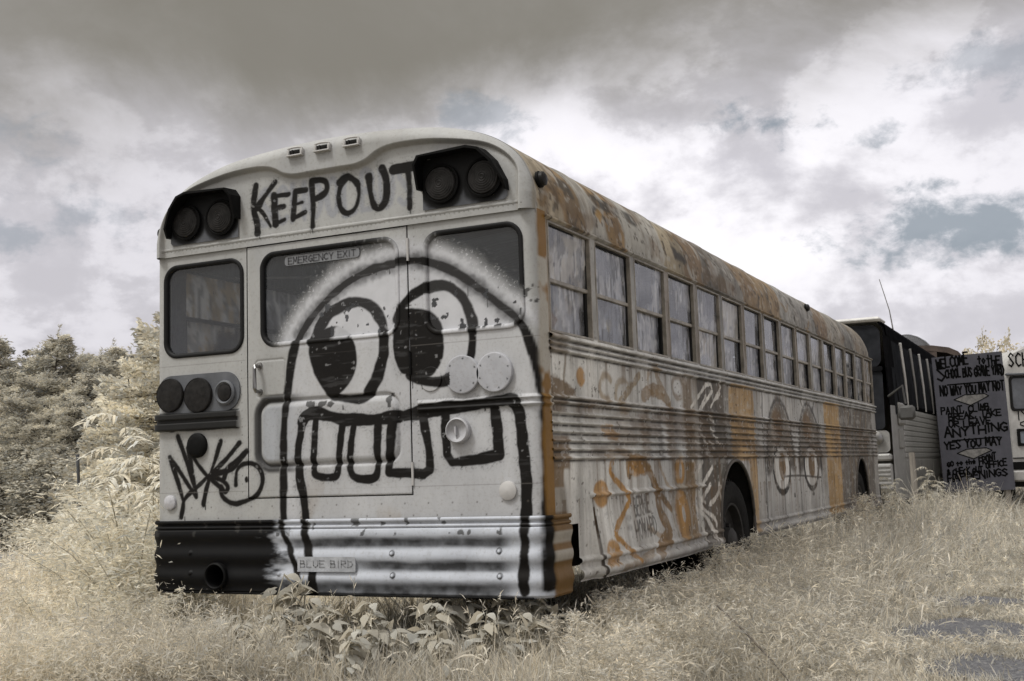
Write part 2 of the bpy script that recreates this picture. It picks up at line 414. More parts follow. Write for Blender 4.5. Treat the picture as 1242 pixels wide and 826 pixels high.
EYE_R = spline(RP([(480, 388), (490, 369), (508, 353), (530, 346), (545, 348), (559, 360), (568, 378), (573, 400), (572, 425), (568, 438), (558, 452), (545, 460), (530, 463), (512, 461), (497, 455)]), 6)
PUP_R = spline(RP([(489, 376), (505, 374), (522, 378), (534, 392), (538, 410), (538, 430), (532, 445), (524, 456), (507, 459), (494, 452), (482, 436), (477, 415), (480, 392)]), 5, True)
ST = []                                      # (points, width, spline?)
def st(px, wpx, sm=True): ST.append((RP(px), wpx*.0061, sm))
st([(368.6, 510), (363.8, 544), (362.6, 568), (367.4, 597.5), (368.6, 604.5), (372, 638), (376, 660), (380.8, 687), (383, 716)], 8.5)
st([(368, 512), (374, 504), (388, 501.8), (405, 506), (419.5, 509), (441.5, 509), (482.6, 505.4), (519, 498), (567, 492), (616, 486), (626, 488)], 11)
st([(624, 489), (630, 500), (634, 524.7), (636.3, 561), (639.5, 609.5), (638.8, 628.7), (638, 716)], 9.5)
st([(384.4, 508), (382.5, 540), (381.5, 570), (388, 578), (402.6, 579), (409.5, 574.5), (413, 549), (417, 510)], 7.5)
st([(430.6, 512), (427, 545), (425.7, 568), (431.8, 579), (451, 580.4), (458.4, 572), (459, 545), (459.6, 510)], 7.5)
st([(477.5, 508), (475, 535), (472, 573), (490, 574), (514, 574.4), (521.6, 570), (521.5, 553.8), (518, 530), (513, 504)], 8.5, False)
st([(539.5, 500), (541, 530), (542.5, 551), (549, 561), (579.5, 557), (606, 552), (603.5, 524.7), (599.5, 495)], 9, False)
st([(489, 381), (486, 400), (484, 425), (492, 446)], 12)
TAG = [[(206, 555), (222, 606), (220, 627)], [(206, 555), (220, 575), (238, 603)], [(216, 529), (228, 565), (236, 592), (238, 602)], [(228, 543), (234, 575), (237, 596)],
       [(220, 625), (224, 606), (240, 590), (255, 577), (272, 572), (285, 566), (299, 547)], [(230, 545), (238, 560), (252, 578), (268, 591)], [(268, 535), (260, 560), (251, 590), (246.5, 612)],
       [(290.5, 537), (275, 556), (258, 574)], [(299, 547), (285, 560), (276, 568), (271, 583)], [(254, 578), (268, 582), (276, 590), (273, 597), (268, 590), (269, 600), (275, 607), (285, 611), (297, 608), (310, 602), (317, 592), (319, 578), (313, 566), (304, 562), (293, 564), (287, 572), (286, 588)]]
for t_ in TAG: st(t_, 4.9)
KO = [([(312, 226), (309, 250), (313, 270), (314, 283)], 6.5), ([(335, 222), (323, 238), (314, 252)], 6.5), ([(314, 252), (322, 261), (330, 275)], 3.6),
      ([(334, 238), (336, 272)], 6.6), ([(334, 239), (352, 236)], 4.2), ([(336, 253), (346, 251)], 4.4), ([(336, 272), (347, 267)], 4.2),
      ([(359.5, 233), (357, 266)], 6.2), ([(360, 233), (373, 231)], 4.6), ([(359, 249), (368, 246)], 4), ([(357, 266), (372, 258)], 4.2),
      ([(379.5, 220), (381.5, 250), (381, 275)], 6), ([(380, 220), (392, 219), (398, 224), (396, 234), (382, 243)], 6.2),
      ([(424, 216), (415, 226), (412.5, 240), (415, 253), (422, 259), (431, 255), (436.5, 240), (435, 222), (424, 216)], 4.6), ([(413, 222), (424, 215), (436, 224)], 6),
      ([(449, 215), (451, 235), (455, 250), (462, 253), (469, 245), (471, 230), (469, 215), (464.5, 205)], 7),
      ([(479, 206), (495, 203), (514, 199)], 8.2), ([(496, 204), (498, 230), (498, 253)], 5.6)]
for k, w in KO: st(k, w*1.08)
FADED = text_strokes("SCHOOLBUS", -.46, .53, 2.46, 2.465, .20, .45)

def rear_paint(x, z):
    """coats of paint on the back of the bus; returns colour and how opaque it lies on glass"""
    shp = x.shape
    n1 = fbm(x*3, z*3, 1); n2 = fbm(x*14, z*14, 2)
    rgb = CREAM*(0.93+.14*n1)[..., None]
    cov = np.zeros(shp)
    # greyer primer on the door edge and round the left half
    pr = sst(.60, .68, fbm(x*2.2+5, z*1.1, 9))*.25
    rgb = ink(rgb, pr, (.34, .345, .365))
    fd = np.zeros(shp)
    for s_ in FADED: fd = np.maximum(fd, stroke(x, z, s_, .034, .010, .004, True))
    rgb = ink(rgb, fd*.6, (.25, .262, .30))
    # white spray: a soft halo outside the arc, flat white inside it
    D = dist_poly(x, z, ARC, .30); ins = inside(x, z, FACE)
    halo = (1-sst(.055, .165, D+(n2-.5)*.03))*(.80+.4*fbm(x*50, z*50, 7, 3)); halo = np.clip(halo+(1-sst(.10, .22, D))*sst(.74, .77, fbm(x*120, z*120, 8, 2))*.5, 0, 1)
    up = sst(1.72, 1.80, z)
    w = np.maximum(np.where(ins, 1.0, 0)*(.78+.22*n1), halo*.9*up)
    w = w*np.where(z < .83, .0, 1.0)
    rgb = ink(rgb, w*np.where(ins & (z < 1.75), .62, 1.0), WHT)
    cov = np.maximum(cov, np.where(ins, np.clip(.93+.3*(n1-.4), 0, 1), halo*.92))
    # chipped flakes on the glass and lower stamping
    chip = sst(.69, .72, fbm(x*30+3, z*26, 31, 3))*np.where((z > 1.77) & (z < 1.98) & (x > -.1), 1, 0)
    chip = np.maximum(chip, sst(.655, .70, fbm(x*22, z*16, 33, 3))*np.where((z < 1.475) & (z > 1.40) & (x > -.27) & (x < .43), 1, 0))
    # rust from rivets and the lower edge
    rs = sst(.66, .78, fbm(x*8, z*2.5, 41, 4))*.35
    rgb = ink(rgb, rs*sst(1.2, .8, z), (.30, .23, .15))
    stroke_cov = np.zeros(shp)
    for pts, wd in ((ARC, .050), (ARC_LOW, .034)):
        stroke_cov = np.maximum(stroke_cov, stroke(x, z, pts, wd, .007, .002, False))
    stroke_cov = np.maximum(stroke_cov, .8*stroke(x, z, ARC[36:112], .082, .030, .012, False, 8)*up)
    stroke_cov = np.maximum(stroke_cov, stroke(x, z, ARC[95:118], .075, .016, .006, False, 8)*up)
    for e, wd in ((EYE_L, .066), (EYE_R, .058)):
        stroke_cov = np.maximum(stroke_cov, stroke(x, z, e, wd, .006, .0018, False, 12))
    for p_ in (PUP_L, PUP_R):
        stroke_cov = np.maximum(stroke_cov, fill(x, z, p_, .006, .002))
    stroke_cov = np.maximum(stroke_cov, stroke(x, z, RP([(383, 405), (381, 425), (386, 450), (398, 472), (406, 480), (425, 484), (442, 483), (451, 474)]), .055, .006, .002))
    over = np.zeros(shp)
    for i, (pts, wd, sm) in enumerate(ST):
        over = np.maximum(over, stroke(x, z, pts, wd*1.5, wd*.6, .002, sm, 20+i))
        stroke_cov = np.maximum(stroke_cov, stroke(x, z, pts, wd, .0045, .0022, sm, 20+i))
    dot = fill(x, z, ell(*on_rear(299, 581.5), .013, .019), .004, .003)
    stroke_cov = np.maximum(stroke_cov, dot)
    notch = fill(x, z, ell(*on_rear(413, 404), .055, .045), .012, .01)*sst(1.775, 1.785, z)
    stroke_cov = stroke_cov*(1-.85*notch)
    # overspray: a thin mist and fine specks beside each pass, a few runs below the heavy ones
    speck = sst(.66, .70, fbm(x*120, z*120, 61, 2))
    mist = np.clip(over-stroke_cov, 0, 1)*(.16+.5*speck)
    runs = np.zeros(shp)
    for (u_, v_, l_) in ((317, 283, 7), (381, 274, 9), (335, 272, 5), (499, 253, 6), (424, 259, 4), (405, 480, 0), (500, 458, 12), (512, 462, 9), (545, 341, 8), (566, 345, 12), (455, 326, 7), (471, 322, 9), (436, 332, 6), (590, 362, 9), (500, 505, 6), (588, 490, 7), (405, 579, 5), (486, 574, 6), (560, 561, 5), (249, 612, 6), (224, 627, 7)):
        q = on_rear(u_, v_); runs = np.maximum(runs, stroke(x, z, [q, (q[0]+.001, q[1]-.0046*l_)], .0075, .002, .001, False))
    stroke_cov = np.maximum(stroke_cov, np.maximum(mist, runs*.9))
    worn = sst(.60, .76, fbm(x*9, z*60, 63, 4))*.10+sst(.775, .80, fbm(x*34, z*34, 65, 3))*.6
    stroke_cov = stroke_cov*(1-worn*sst(.9, 1.2, z)*.55)
    rgb = ink(rgb, stroke_cov, BLK); cov = np.maximum(cov, stroke_cov)
    rgb = ink(rgb, chip*.85, (.03, .029, .028)); cov = cov*(1-.8*chip*np.where(z > 1.76, 1, 0))
    # black spray round the stamped panel's left end, silver highlight painted inside it
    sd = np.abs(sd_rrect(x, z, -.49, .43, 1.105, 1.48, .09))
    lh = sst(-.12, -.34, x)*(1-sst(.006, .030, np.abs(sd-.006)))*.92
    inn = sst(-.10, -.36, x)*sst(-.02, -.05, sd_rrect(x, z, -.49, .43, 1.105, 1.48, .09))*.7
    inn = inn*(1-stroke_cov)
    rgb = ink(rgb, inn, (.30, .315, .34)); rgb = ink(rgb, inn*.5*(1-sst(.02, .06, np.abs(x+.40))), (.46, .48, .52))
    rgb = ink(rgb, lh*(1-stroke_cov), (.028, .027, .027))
    ln = np.zeros(shp)
    for zz in (1.71, .985): ln = np.maximum(ln, (np.abs(z-zz) < .0026)*.45*np.where((x < -.57) | (x > .5), 1, .25))
    rgb = ink(rgb, ln, (.15, .14, .13))
    # rivets
    rv = np.zeros(shp)
    def rivets(xs, zs, r=.0045):
        nonlocal rv
        for a, b in zip(xs, zs):
            m = (np.abs(x-a) < .02) & (np.abs(z-b) < .02)
            if m.any(): rv[m] = np.maximum(rv[m], 1-sst(r*.6, r*1.5, np.hypot(x[m]-a, z[m]-b)))
    k = np.arange(-1.15, 1.2, .028); rivets(k, np.full(len(k), 2.378), .0035)
    for xx in (-.60, .53):
        k = np.arange(.98, 2.33, .045); rivets(np.full(len(k), xx), k, .0035)
    k = np.arange(-1.1, 1.2, .14); rivets(k, np.full(len(k), .90), .0048); rivets(k+.05, np.full(len(k), .838), .0048)
    rgb = ink(rgb, rv*.65, (.09, .08, .07))
    return rgb, cov

def bumper_paint(x, z, y):
    n1 = fbm(x*4, z*30, 51); n2 = fbm(x*18, z*18, 52)
    rgb = np.ones(x.shape+(3,))*np.array((.49, .515, .565))*(.85+.3*n1)[..., None]
    band = np.zeros(x.shape)
    for zc, wd, x0 in ((.700, .026, -.30), (.583, .026, .18), (.458, .046, -.6)):
        e = np.abs(z-zc+(n1-.5)*.02)
        band = np.maximum(band, (1-sst(wd*.4, wd*1.5, e))*sst(x0-.12, x0+.12, x)*(1-.75*sst(.98, 1.08, x)))
    rgb = ink(rgb, np.clip(band*(.6+.5*n2), 0, .94), (.02, .02, .021))
    lft = 1-sst(-.42, -.27, x+(fbm(x*7, z*26, 54, 5)-.5)*.42+(z-.62)*.1)
    rgb = ink(rgb, lft, (.0045, .0045, .005))
    sc = np.zeros(x.shape)
    for pts, wd, sm in ST[:1]+ST[2:3]: sc = np.maximum(sc, stroke(x, z, pts, wd, .006, .005, sm))
    sc = np.maximum(sc, stroke(x, z, ARC_LOW, .034, .006, .005)); sc = np.maximum(sc, stroke(x, z, ARC, .045, .008, .005, False))
    rgb = ink(rgb, sc, BLK)
    chip = sst(.70, .75, fbm(x*26, z*20, 57, 3))*np.where(z > .74, 1, 0)
    rgb = ink(rgb, chip*.8, (.04, .038, .035))
    # orange bands where the bumper turns onto the side
    sd = sst(.045, .06, y)
    o = np.array((.155, .088, .030))*(.75+.5*n2)[..., None]
    pale = sst(.68, .70, z)*(1-sst(.74, .755, z))+sst(.595, .61, z)*(1-sst(.65, .66, z))
    oc = o*(1-pale[..., None])+np.array((.36, .33, .28))*pale[..., None]
    rgb = rgb*(1-sd[..., None])+oc*sd[..., None]
    return rgb

# ---- rear wall: flat sheet with rounded corners, windows and the door opening cut out
def wall_path(r, x1, yend, step):
    P = []
    for k in np.arange(0, max(yend-r, 1e-6), step): P.append((-x1, yend-k))
    for a in np.linspace(180, 270, 9): P.append((-x1+r+r*math.cos(math.radians(a)), r+r*math.sin(math.radians(a))))
    for xx in np.arange(-x1+r+step, x1-r-step*.3, step): P.append((xx, 0))
    for a in np.linspace(270, 360, 9): P.append((x1-r+r*math.cos(math.radians(a)), r+r*math.sin(math.radians(a))))
    for k in np.arange(step, max(yend-r, 1e-6)+1e-6, step): P.append((x1, r+k))
    P = np.array(P); T = np.gradient(P, axis=0); T /= np.hypot(T[:, 0], T[:, 1])[:, None]
    return P, np.stack([T[:, 1], -T[:, 0]], 1)
P, NN = wall_path(.055, 1.225, .135, .0042)
zs = np.arange(.822, 2.362, .0044)
X = np.repeat(P[None, :, 0], len(zs), 0); Y = np.repeat(P[None, :, 1], len(zs), 0); Z = np.repeat(zs[:, None], len(P), 1)
d = np.zeros(X.shape)
rail = lambda z, c, w, h: h*np.clip(1-((z-c)/w)**2, 0, 1)**.5
msk = sst(.525, .54, X)
d += msk*(rail(Z, 1.412, .010, .010)+rail(Z, 1.373, .010, .010)+.006*sst(1.37, 1.375, Z)*(1-sst(1.41, 1.415, Z)))
mskl = 1-sst(-.625, -.615, X)
d += mskl*(.028*sst(1.336, 1.342, Z)*(1-sst(1.432, 1.438, Z))-.014*(np.abs(Z-1.39) < .012))
d += .004*(fbm(X*2.2, Z*2.2, 71)-.5)+.002*(fbm(X*6, Z*6, 73)-.5)
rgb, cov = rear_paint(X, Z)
blkrail = mskl*sst(1.33, 1.336, Z+(fbm(X*20, Z*3, 5)-.5)*.01)*(1-sst(1.44, 1.446, Z))
rgb = ink(rgb, blkrail*.97, (.008, .008, .008))
# the corner posts turn onto the side: rust and cream patches there
side_ = sst(.018, .045, Y+(fbm(Z*5, Y, 78)-.5)*.03)*(X > 0)
ru = sst(.35, .41, fbm(Z*3.4+3, Y*3, 77)); cc = ink(np.ones(X.shape+(3,))*np.array((.42, .39, .335)), ru, (.22, .115, .025))
rgb = rgb*(1-side_[..., None])+cc*side_[..., None]
kp = np.ones(X.shape, bool)
for (a, b) in ((-1.155, -.585), (.585, 1.155)): kp &= sd_rrect(X, Z, a, b, 1.76, 2.295, .09) > -.004
kp &= ~((X > -.557) & (X < .492) & (Z > .945))
keep = kp[:-1, :-1] & kp[1:, 1:] & kp[:-1, 1:] & kp[1:, :-1]
G = np.stack([X+NN[None, :, 0]*d, Y+NN[None, :, 1]*d, Z], -1)
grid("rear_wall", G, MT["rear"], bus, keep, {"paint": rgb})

# ---- emergency door, three millimetres proud, with a pressed lower panel
xs = np.arange(-.5545, .4898, .0042); zs = np.arange(.9465, 2.3475, .0042)
X, Z = np.meshgrid(xs, zs); s1 = sd_rrect(X, Z, -.49, .43, 1.105, 1.48, .09)
d = np.full(X.shape, .004)-.014*np.exp(-((s1+.012)/.010)**2)+.007*sst(-.02, -.05, s1)
s2 = sd_rrect(X, Z, -.50, -.30, 1.50, 1.70, .02); d += -.004*np.exp(-(s2/.005)**2)
d += .003*(fbm(X*2.2, Z*2.2, 81)-.5)
edge = np.minimum(np.minimum(X+.5545, .4898-X), np.minimum(Z-.9465, 2.3475-Z)); d -= .004*(1-sst(0, .006, edge))
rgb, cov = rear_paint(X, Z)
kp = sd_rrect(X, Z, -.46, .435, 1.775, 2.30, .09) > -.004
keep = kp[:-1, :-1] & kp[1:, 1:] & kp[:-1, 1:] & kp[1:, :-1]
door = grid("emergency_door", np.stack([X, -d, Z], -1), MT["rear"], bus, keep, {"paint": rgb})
mb = MB(); mb.tube([(-.472, -.004, 1.672), (-.472, -.045, 1.668), (-.472, -.052, 1.655), (-.470, -.052, 1.545), (-.469, -.045, 1.530), (-.469, -.004, 1.526)], .0105, 10)
mb.lathe([(0, .012), (.018, .010), (.020, 0)], (-.472, -.004, 1.672), (0, -1, 0), 16); mb.lathe([(0, .012), (.016, .010), (.018, 0)], (-.469, -.004, 1.526), (0, -1, 0), 16)
mb.build("handle", MT["chrome"], door, True)
for zz in (2.22, 1.62, 1.05):                             # hinges along the right edge
    mb = MB(); mb.tube([(.493, -.003, zz-.06), (.493, -.003, zz+.06)], .007, 8); mb.build("hinge", MT["white"] if zz > 2 or zz < 1.2 else MT["black"], door, True)

def rear_pane(name, x0, x1, z0, z1, parent, y=.010, painted=True):
    xs = np.linspace(x0, x1, int((x1-x0)/.0045)); zs = np.linspace(z0, z1, int((z1-z0)/.0045)); X, Z = np.meshgrid(xs, zs)
    rgb, cov = rear_paint(X, Z)
    if not painted: cov *= 0
    k = sd_rrect(X, Z, x0, x1, z0, z1, .09) < .01
    return grid(name, np.stack([X, np.full(X.shape, y), Z], -1), MT["rpane"], parent, k[:-1, :-1], {"paint": rgb, "cover": cov})
def gasket(parent, x0, x1, z0, z1, r, mat, y0, y1, w=.020, name="gasket", lip=.004, paint=True):
    """rubber moulding round a rear window, sprayed over where the face crosses it"""
    pts = rrect(x0+.002, x1-.002, z0+.002, z1-.002, r, 10); n = len(pts)
    dense = []
    for i in range(n):
        a = np.array(pts[i]); b = np.array(pts[(i+1) % n]); m = max(1, int(np.hypot(*(b-a))/.006))
        dense += [a+(b-a)*k/m for k in range(m)]
    Pn = np.array(dense+[dense[0]]); T = np.roll(Pn, -1, 0)-np.roll(Pn, 1, 0); T[0] = T[-1] = Pn[1]-Pn[-2]
    T /= np.hypot(T[:, 0], T[:, 1])[:, None]; Nn = np.stack([T[:, 1], -T[:, 0]], 1)      # outward
    prof = [(.006, y1), (.007, y0*.5), (.001, y0), (-w+.004, y0+.003), (-w, .004), (-w, .014)]
    rows = []
    for (o, yy) in prof: rows.append(np.stack([Pn[:, 0]+Nn[:, 0]*o, np.full(len(Pn), yy), Pn[:, 1]+Nn[:, 1]*o], -1))
    G = np.stack(rows, 0); rgb, cov = rear_paint(G[..., 0], G[..., 2])
    base = np.ones(rgb.shape)*np.array((.012, .012, .0125)); m = (cov*paint)[..., None]
    return grid(name, G, MT["rear"], parent, None, {"paint": base*(1-m)+rgb*m}, True)
gd = gasket(door, -.46, .435, 1.775, 2.30, .09, None, -.011, .002, name="window_gasket")
rear_pane("window_pane", -.455, .43, 1.78, 2.295, door)
mb = MB(); mb.prism(rrect(-.30, .19, 2.215, 2.268, .02, 4), lambda a, b: (a, .006, b), lambda a, b: (a, .003, b))
sg = mb.build("exit_sign", simple("faded_decal", (.16, .165, .175), .5, 0, .2, 12), door)
sg["label"] = "faded pale EMERGENCY EXIT decal at the top of the door window"
dl = simple("decal_letters", (.055, .055, .06), .6)
for w_ in words("EMERGENCY EXIT", -.275, .165, 2.224, 2.226, .033, .35):
    mb = MB(); ribbons(mb, w_, .0065, lambda a, b: (a, .0015, b)); mb.build("lettering", dl, sg)
for (a, b) in ((-1.155, -.585), (.585, 1.155)):
    w_ = gasket(bus, a, b, 1.76, 2.295, .09, None, -.010, .003, name="rear_window", paint=(a > 0))
    rear_pane("pane", a+.005, b-.005, 1.765, 2.29, w_, painted=(a > 0))
    if a > 0: w_["label"] = "back window half covered by sprayed white paint"

# ---- cap above the belt seam: domed pressing with a recessed sign panel
OUT = [(1.222, 2.353), (1.222, 2.44), (1.200, 2.53), (1.148, 2.63), (1.068, 2.71), (.955, 2.776), (.80, 2.830), (.62, 2.867), (.32, 2.894), (0, 2.904)]
OUT = OUT+[(-x, z) for x, z in OUT[-2::-1]]
OS = [np.array(p) for p in OUT[:2]]+spline(OUT[1:-1], 8)[1:]+[np.array(OUT[-1])]
def resample(pts, n):
    pts = np.array(pts, float); s = np.r_[0, np.cumsum(np.hypot(*np.diff(pts, axis=0).T))]
    t = np.linspace(0, s[-1], n); return np.stack([np.interp(t, s, pts[:, 0]), np.interp(t, s, pts[:, 1])], 1)
OUTL = resample(OS, 520)
LIPR = [(1.150, 2.30), (1.152, 2.445), (1.148, 2.548), (1.112, 2.616), (1.036, 2.680), (.925, 2.724), (.688, 2.768), (.507, 2.780), (.400, 2.774), (.335, 2.755), (.275, 2.722), (.200, 2.704), (.10, 2.704)]
LIP = spline(LIPR[1:], 6); LIP = [np.array(LIPR[0])]+list(LIP)
LIPP = [tuple(p) for p in LIP]+[(-p[0], p[1]) for p in LIP[::-1]]
rr_ = np.linspace(0, 1, 230)[:, None]
base = np.stack([OUTL[:, 0], np.full(len(OUTL), 2.353)], 1)
cen = np.array((0, 2.353))
t = rr_**.8
# fan from a line on the seam: columns lean towards the outline so that the mesh stays even
foot = np.stack([OUTL[:, 0]*.96, np.full(len(OUTL), 2.349)], 1)
X = foot[None, :, 0]*(1-t)+OUTL[None, :, 0]*t; Z = foot[None, :, 1]*(1-t)+OUTL[None, :, 1]*t
dl = dist_poly(X, Z, LIPP, .08); dl = np.where(inside(X, Z, LIPP), -dl, dl)
do = dist_poly(X, Z, [tuple(p) for p in OUTL], .14)
d = .012+.034*sst(-.012, .014, np.clip(dl, -.05, .05))
r_ = .085; rd = np.where(do < r_, r_-np.sqrt(np.maximum(r_**2-(r_-np.minimum(do, r_))**2, 0)), 0)
d = d-rd+.004*(fbm(X*2, Z*2, 91)-.5)
d += .004*(np.abs(Z-2.392) < .006)*(dl < 0)
rgb, cov = rear_paint(X, Z)
gr = sst(.52, .72, fbm(X*2.5, Z*5, 93))*.30*sst(2.7, 2.9, Z)
rgb = ink(rgb, gr, (.23, .22, .205))
rs_ = (1-sst(.002, .02, np.abs(dl+.004)))*.25
rgb = ink(rgb, rs_, (.25, .22, .18))
sf = sst(1.205, 1.221, X)*sst(.03, .06, rd); rgb = ink(rgb, sf*.8, (.26, .23, .18))
grid("rear_cap", np.stack([X, -d, Z], -1), MT["rear"], bus, None, {"paint": rgb})

# ---- warning lamps
def warning_lamp(sg):
    e = empty("warning_light", (0, 0, 0), 0, bus)
    Pm = lambda pts: [(sg*a, b) for a, b in pts]
    plate = [(.60, 2.41), (.60, 2.655), (.63, 2.675), (.90, 2.690), (.96, 2.672), (1.03, 2.60), (1.085, 2.50), (1.092, 2.43), (1.075, 2.41)]
    xs = np.arange(.592, 1.10, .005); zs = np.arange(2.406, 2.70, .005); X, Z = np.meshgrid(xs, zs)
    kp = inside(X, Z, plate); n1 = fbm(X*14+sg*3, Z*14, 95)
    dark = np.maximum(1-sst(.118, .15, np.minimum(np.hypot(X-.718, Z-2.536), np.hypot(X-.967, Z-2.536))+(n1-.5)*.03), sst(2.53, 2.57, Z+(n1-.5)*.03))
    rgb = ink(np.ones(X.shape+(3,))*np.array((.105, .11, .122))*(.7+.6*n1)[..., None], dark*.97, (.006, .006, .006))
    grid("backing_plate", np.stack([sg*X, np.full(X.shape, -.020), Z], -1), MT["rear"], e, kp[:-1, :-1], {"paint": rgb})
    hood = [(.590, 2.515), (.590, 2.645), (.622, 2.688), (.76, 2.694), (.91, 2.700), (.975, 2.682), (1.04, 2.615), (1.094, 2.51), (1.100, 2.455)]
    outer = [np.array(p) for p in hood]; c = np.array((.84, 2.53))
    inner = [p+(c-p)/np.hypot(*(c-p))*.014 for p in outer]
    m = len(hood)
    mb = MB(); dep = [.05, .10, .115, .12, .12, .115, .10, .07, .03]; vs = []; 
    for i in range(m): vs += [(sg*outer[i][0], -.008, outer[i][1]), (sg*outer[i][0], -.03-dep[i]*.75, outer[i][1]-.012*(dep[i]/.2)), (sg*inner[i][0], -.03-dep[i]*.75, inner[i][1]-.012*(dep[i]/.2)), (sg*inner[i][0], -.020, inner[i][1])]
    fs = []
    for i in range(m-1):
        for k in range(4): fs.append((i*4+k, i*4+(k+1) % 4, (i+1)*4+(k+1) % 4, (i+1)*4+k))
    fs += [(0, 1, 2, 3), tuple((m-1)*4+k for k in (3, 2, 1, 0))]
    mb.add(vs, fs); mb.build("hood", MT["black"], e)
    for cx in (.718, .967):
        mb = MB(); mb.lathe([(.104, 0), (.104, .016), (.094, .020), (.090, .016)], (sg*cx, -.022, 2.536), (0, -1, 0), 40)
        rim = mb.build("lamp_ring", MT["black"], e, True)
        mb = MB(); mb.lathe([(.090, .0), (.088, .010)]+[(.088*(1-k/15), .012+.013*(1-(1-k/15)**2)+(.0022 if k % 2 else 0)) for k in range(1, 15)]+[(0, .0245)], (sg*cx, -.030, 2.536), (0, -1, 0), 40)
        mb.build("lens", MT["smoke"], e, True)
    return e
warning_lamp(-1); warning_lamp(1)

# ---- clearance lamps on the brow, side markers
for cx in (-.18, .0, .19):
    mb = MB()
    mb.box(cx-.052, cx+.052, -.072, -.034, 2.808, 2.816, .002); mb.box(cx-.052, cx-.036, -.064, -.034, 2.816, 2.850, .004); mb.box(cx+.036, cx+.052, -.064, -.034, 2.816, 2.850, .004)
    mb.tube([(cx+.05*math.cos(a), -.052-.010*math.sin(a), 2.850+.006*math.sin(a)) for a in np.linspace(0, math.pi, 9)], .0055, 6)
    e = mb.build("clearance_light", MT["white"], bus, True)
    mb = MB(); mb.tube([(cx-.036, -.040, 2.834), (cx+.036, -.040, 2.834)], .016, 10); mb.box(cx-.022, cx-.012, -.060, -.040, 2.822, 2.846, .002)
    mb.build("lens", MT["smoke"], e, True)
def marker(x, y, z, nx, r=.045):
    mb = MB(); mb.lathe([(r, 0), (r*1.05, .014), (r*.92, .020)], (x, y, z), (nx, 0, .12), 20); e = mb.build("marker_light", MT["black"], bus, True)
    mb = MB(); mb.lathe([(r*.92, .018), (r*.86, .036), (r*.5, .045), (0, .047)], (x, y, z), (nx, 0, .12), 20); mb.build("lens", MT["smoke"], e, True)
marker(1.212, .095, 2.515, 1, .042); marker(-1.205, .06, 2.515, -1, .036); marker(1.17, 6.75, 2.60, 1, .04)

# ---- tail lamps on the left, blanking discs on the right
mb = MB(); mb.prism(rrect(-1.200, -.608, 1.437, 1.655, .10, 8), lambda a, b: (a, .001, b), lambda a, b: (a, -.010, b))
tl = mb.build("tail_light_cluster", MT["grey"], bus)
for cx, cz, r in ((-1.102, 1.543, .098), (-.897, 1.533, .100)):
    mb = MB(); mb.lathe([(r, .002), (r, .012), (r*.95, .018)]+[(r*.94*(1-k/13), .015+.007*k/13+(.002 if k % 2 else 0)) for k in range(0, 13)]+[(0, .0225)], (cx, -.010, cz), (0, -1, 0), 40); mb.build("lens", MT["smoke"], tl, True, 60)
mb = MB(); mb.lathe([(.070, 0), (.070, .014), (.060, .022), (.055, .016), (.05, .012)], (-.704, -.010, 1.537), (0, -1, 0), 32); ring = mb.build("lamp_ring", MT["grey"], tl, True)
mb = MB(); mb.lathe([(.052, .008), (.045, .018), (.02, .024), (0, .025)], (-.704, -.010, 1.537), (0, -1, 0), 32); mb.build("lens", MT["smoke"], tl, True)
for cx, r, full in ((.985, .100, 1), (.803, .098, 1), (.612, .064, 0)):
    zc = 1.541 if full else 1.531
    rr = np.r_[np.linspace(0.0005, r*.97, 22), r, r]; hh = np.r_[np.full(22, .022 if full else .006), .019 if full else .004, -.001]
    th = np.linspace(0, 2*math.pi, 97)
    X = cx+rr[:, None]*np.cos(th); Z = zc+rr[:, None]*np.sin(th); Y = -np.repeat(hh[:, None], 97, 1)
    rgb, cov = rear_paint(X, Z)
    if full:
        blk_ = np.clip(1-np.abs(rgb.mean(-1)-.01)/.2, 0, 1)
        keepink = blk_*(cx < .9)*(X < .735)
        rgb = ink(np.ones(rgb.shape)*np.array((.40, .405, .43))*(.8+.4*fbm(X*12, Z*12, 61))[..., None], keepink, BLK)
        bolts = np.zeros(X.shape)
        for k in range(8 if cx > .9 else 6):
            a = 2*math.pi*(k+.4)/(8 if cx > .9 else 6); q = np.hypot(X-cx-r*.83*math.cos(a), Z-zc-r*.83*math.sin(a)); bolts = np.maximum(bolts, 1-sst(.003, .0065, q))
        rgb = ink(rgb, bolts, (.02, .02, .02))
    grid("cover_plate", np.stack([X, Y, Z], -1), MT["rear"], bus, None, {"paint": rgb}, True, True)
# sockets, reflectors
mb = MB(); mb.lathe([(.070, 0), (.070, .014), (.062, .022), (.04, .026), (0, .027)], (-.912, -.001, 1.249), (0, -1, 0), 28); mb.build("lamp_socket", MT["black"], bus, True)
mb = MB(); mb.lathe([(.066, 0), (.066, .030), (.058, .036), (.054, .026), (.03, .012), (0, .010)], (.772, -.001, 1.259), (0, -1, 0), 28)
mb.box(.755, .765, -.030, -.010, 1.235, 1.28); bl = mb.build("backup_light", MT["plate"], bus, True)
for cx, cz, r in ((-1.11, .932, .042), (1.036, .952, .048)):
    mb = MB(); mb.lathe([(r, 0), (r*.97, .012), (r*.6, .019), (0, .021)], (cx, -.001, cz), (0, -1, 0), 24); mb.build("reflector", MT["lens"] if cx < 0 else MT["white"], bus, True)

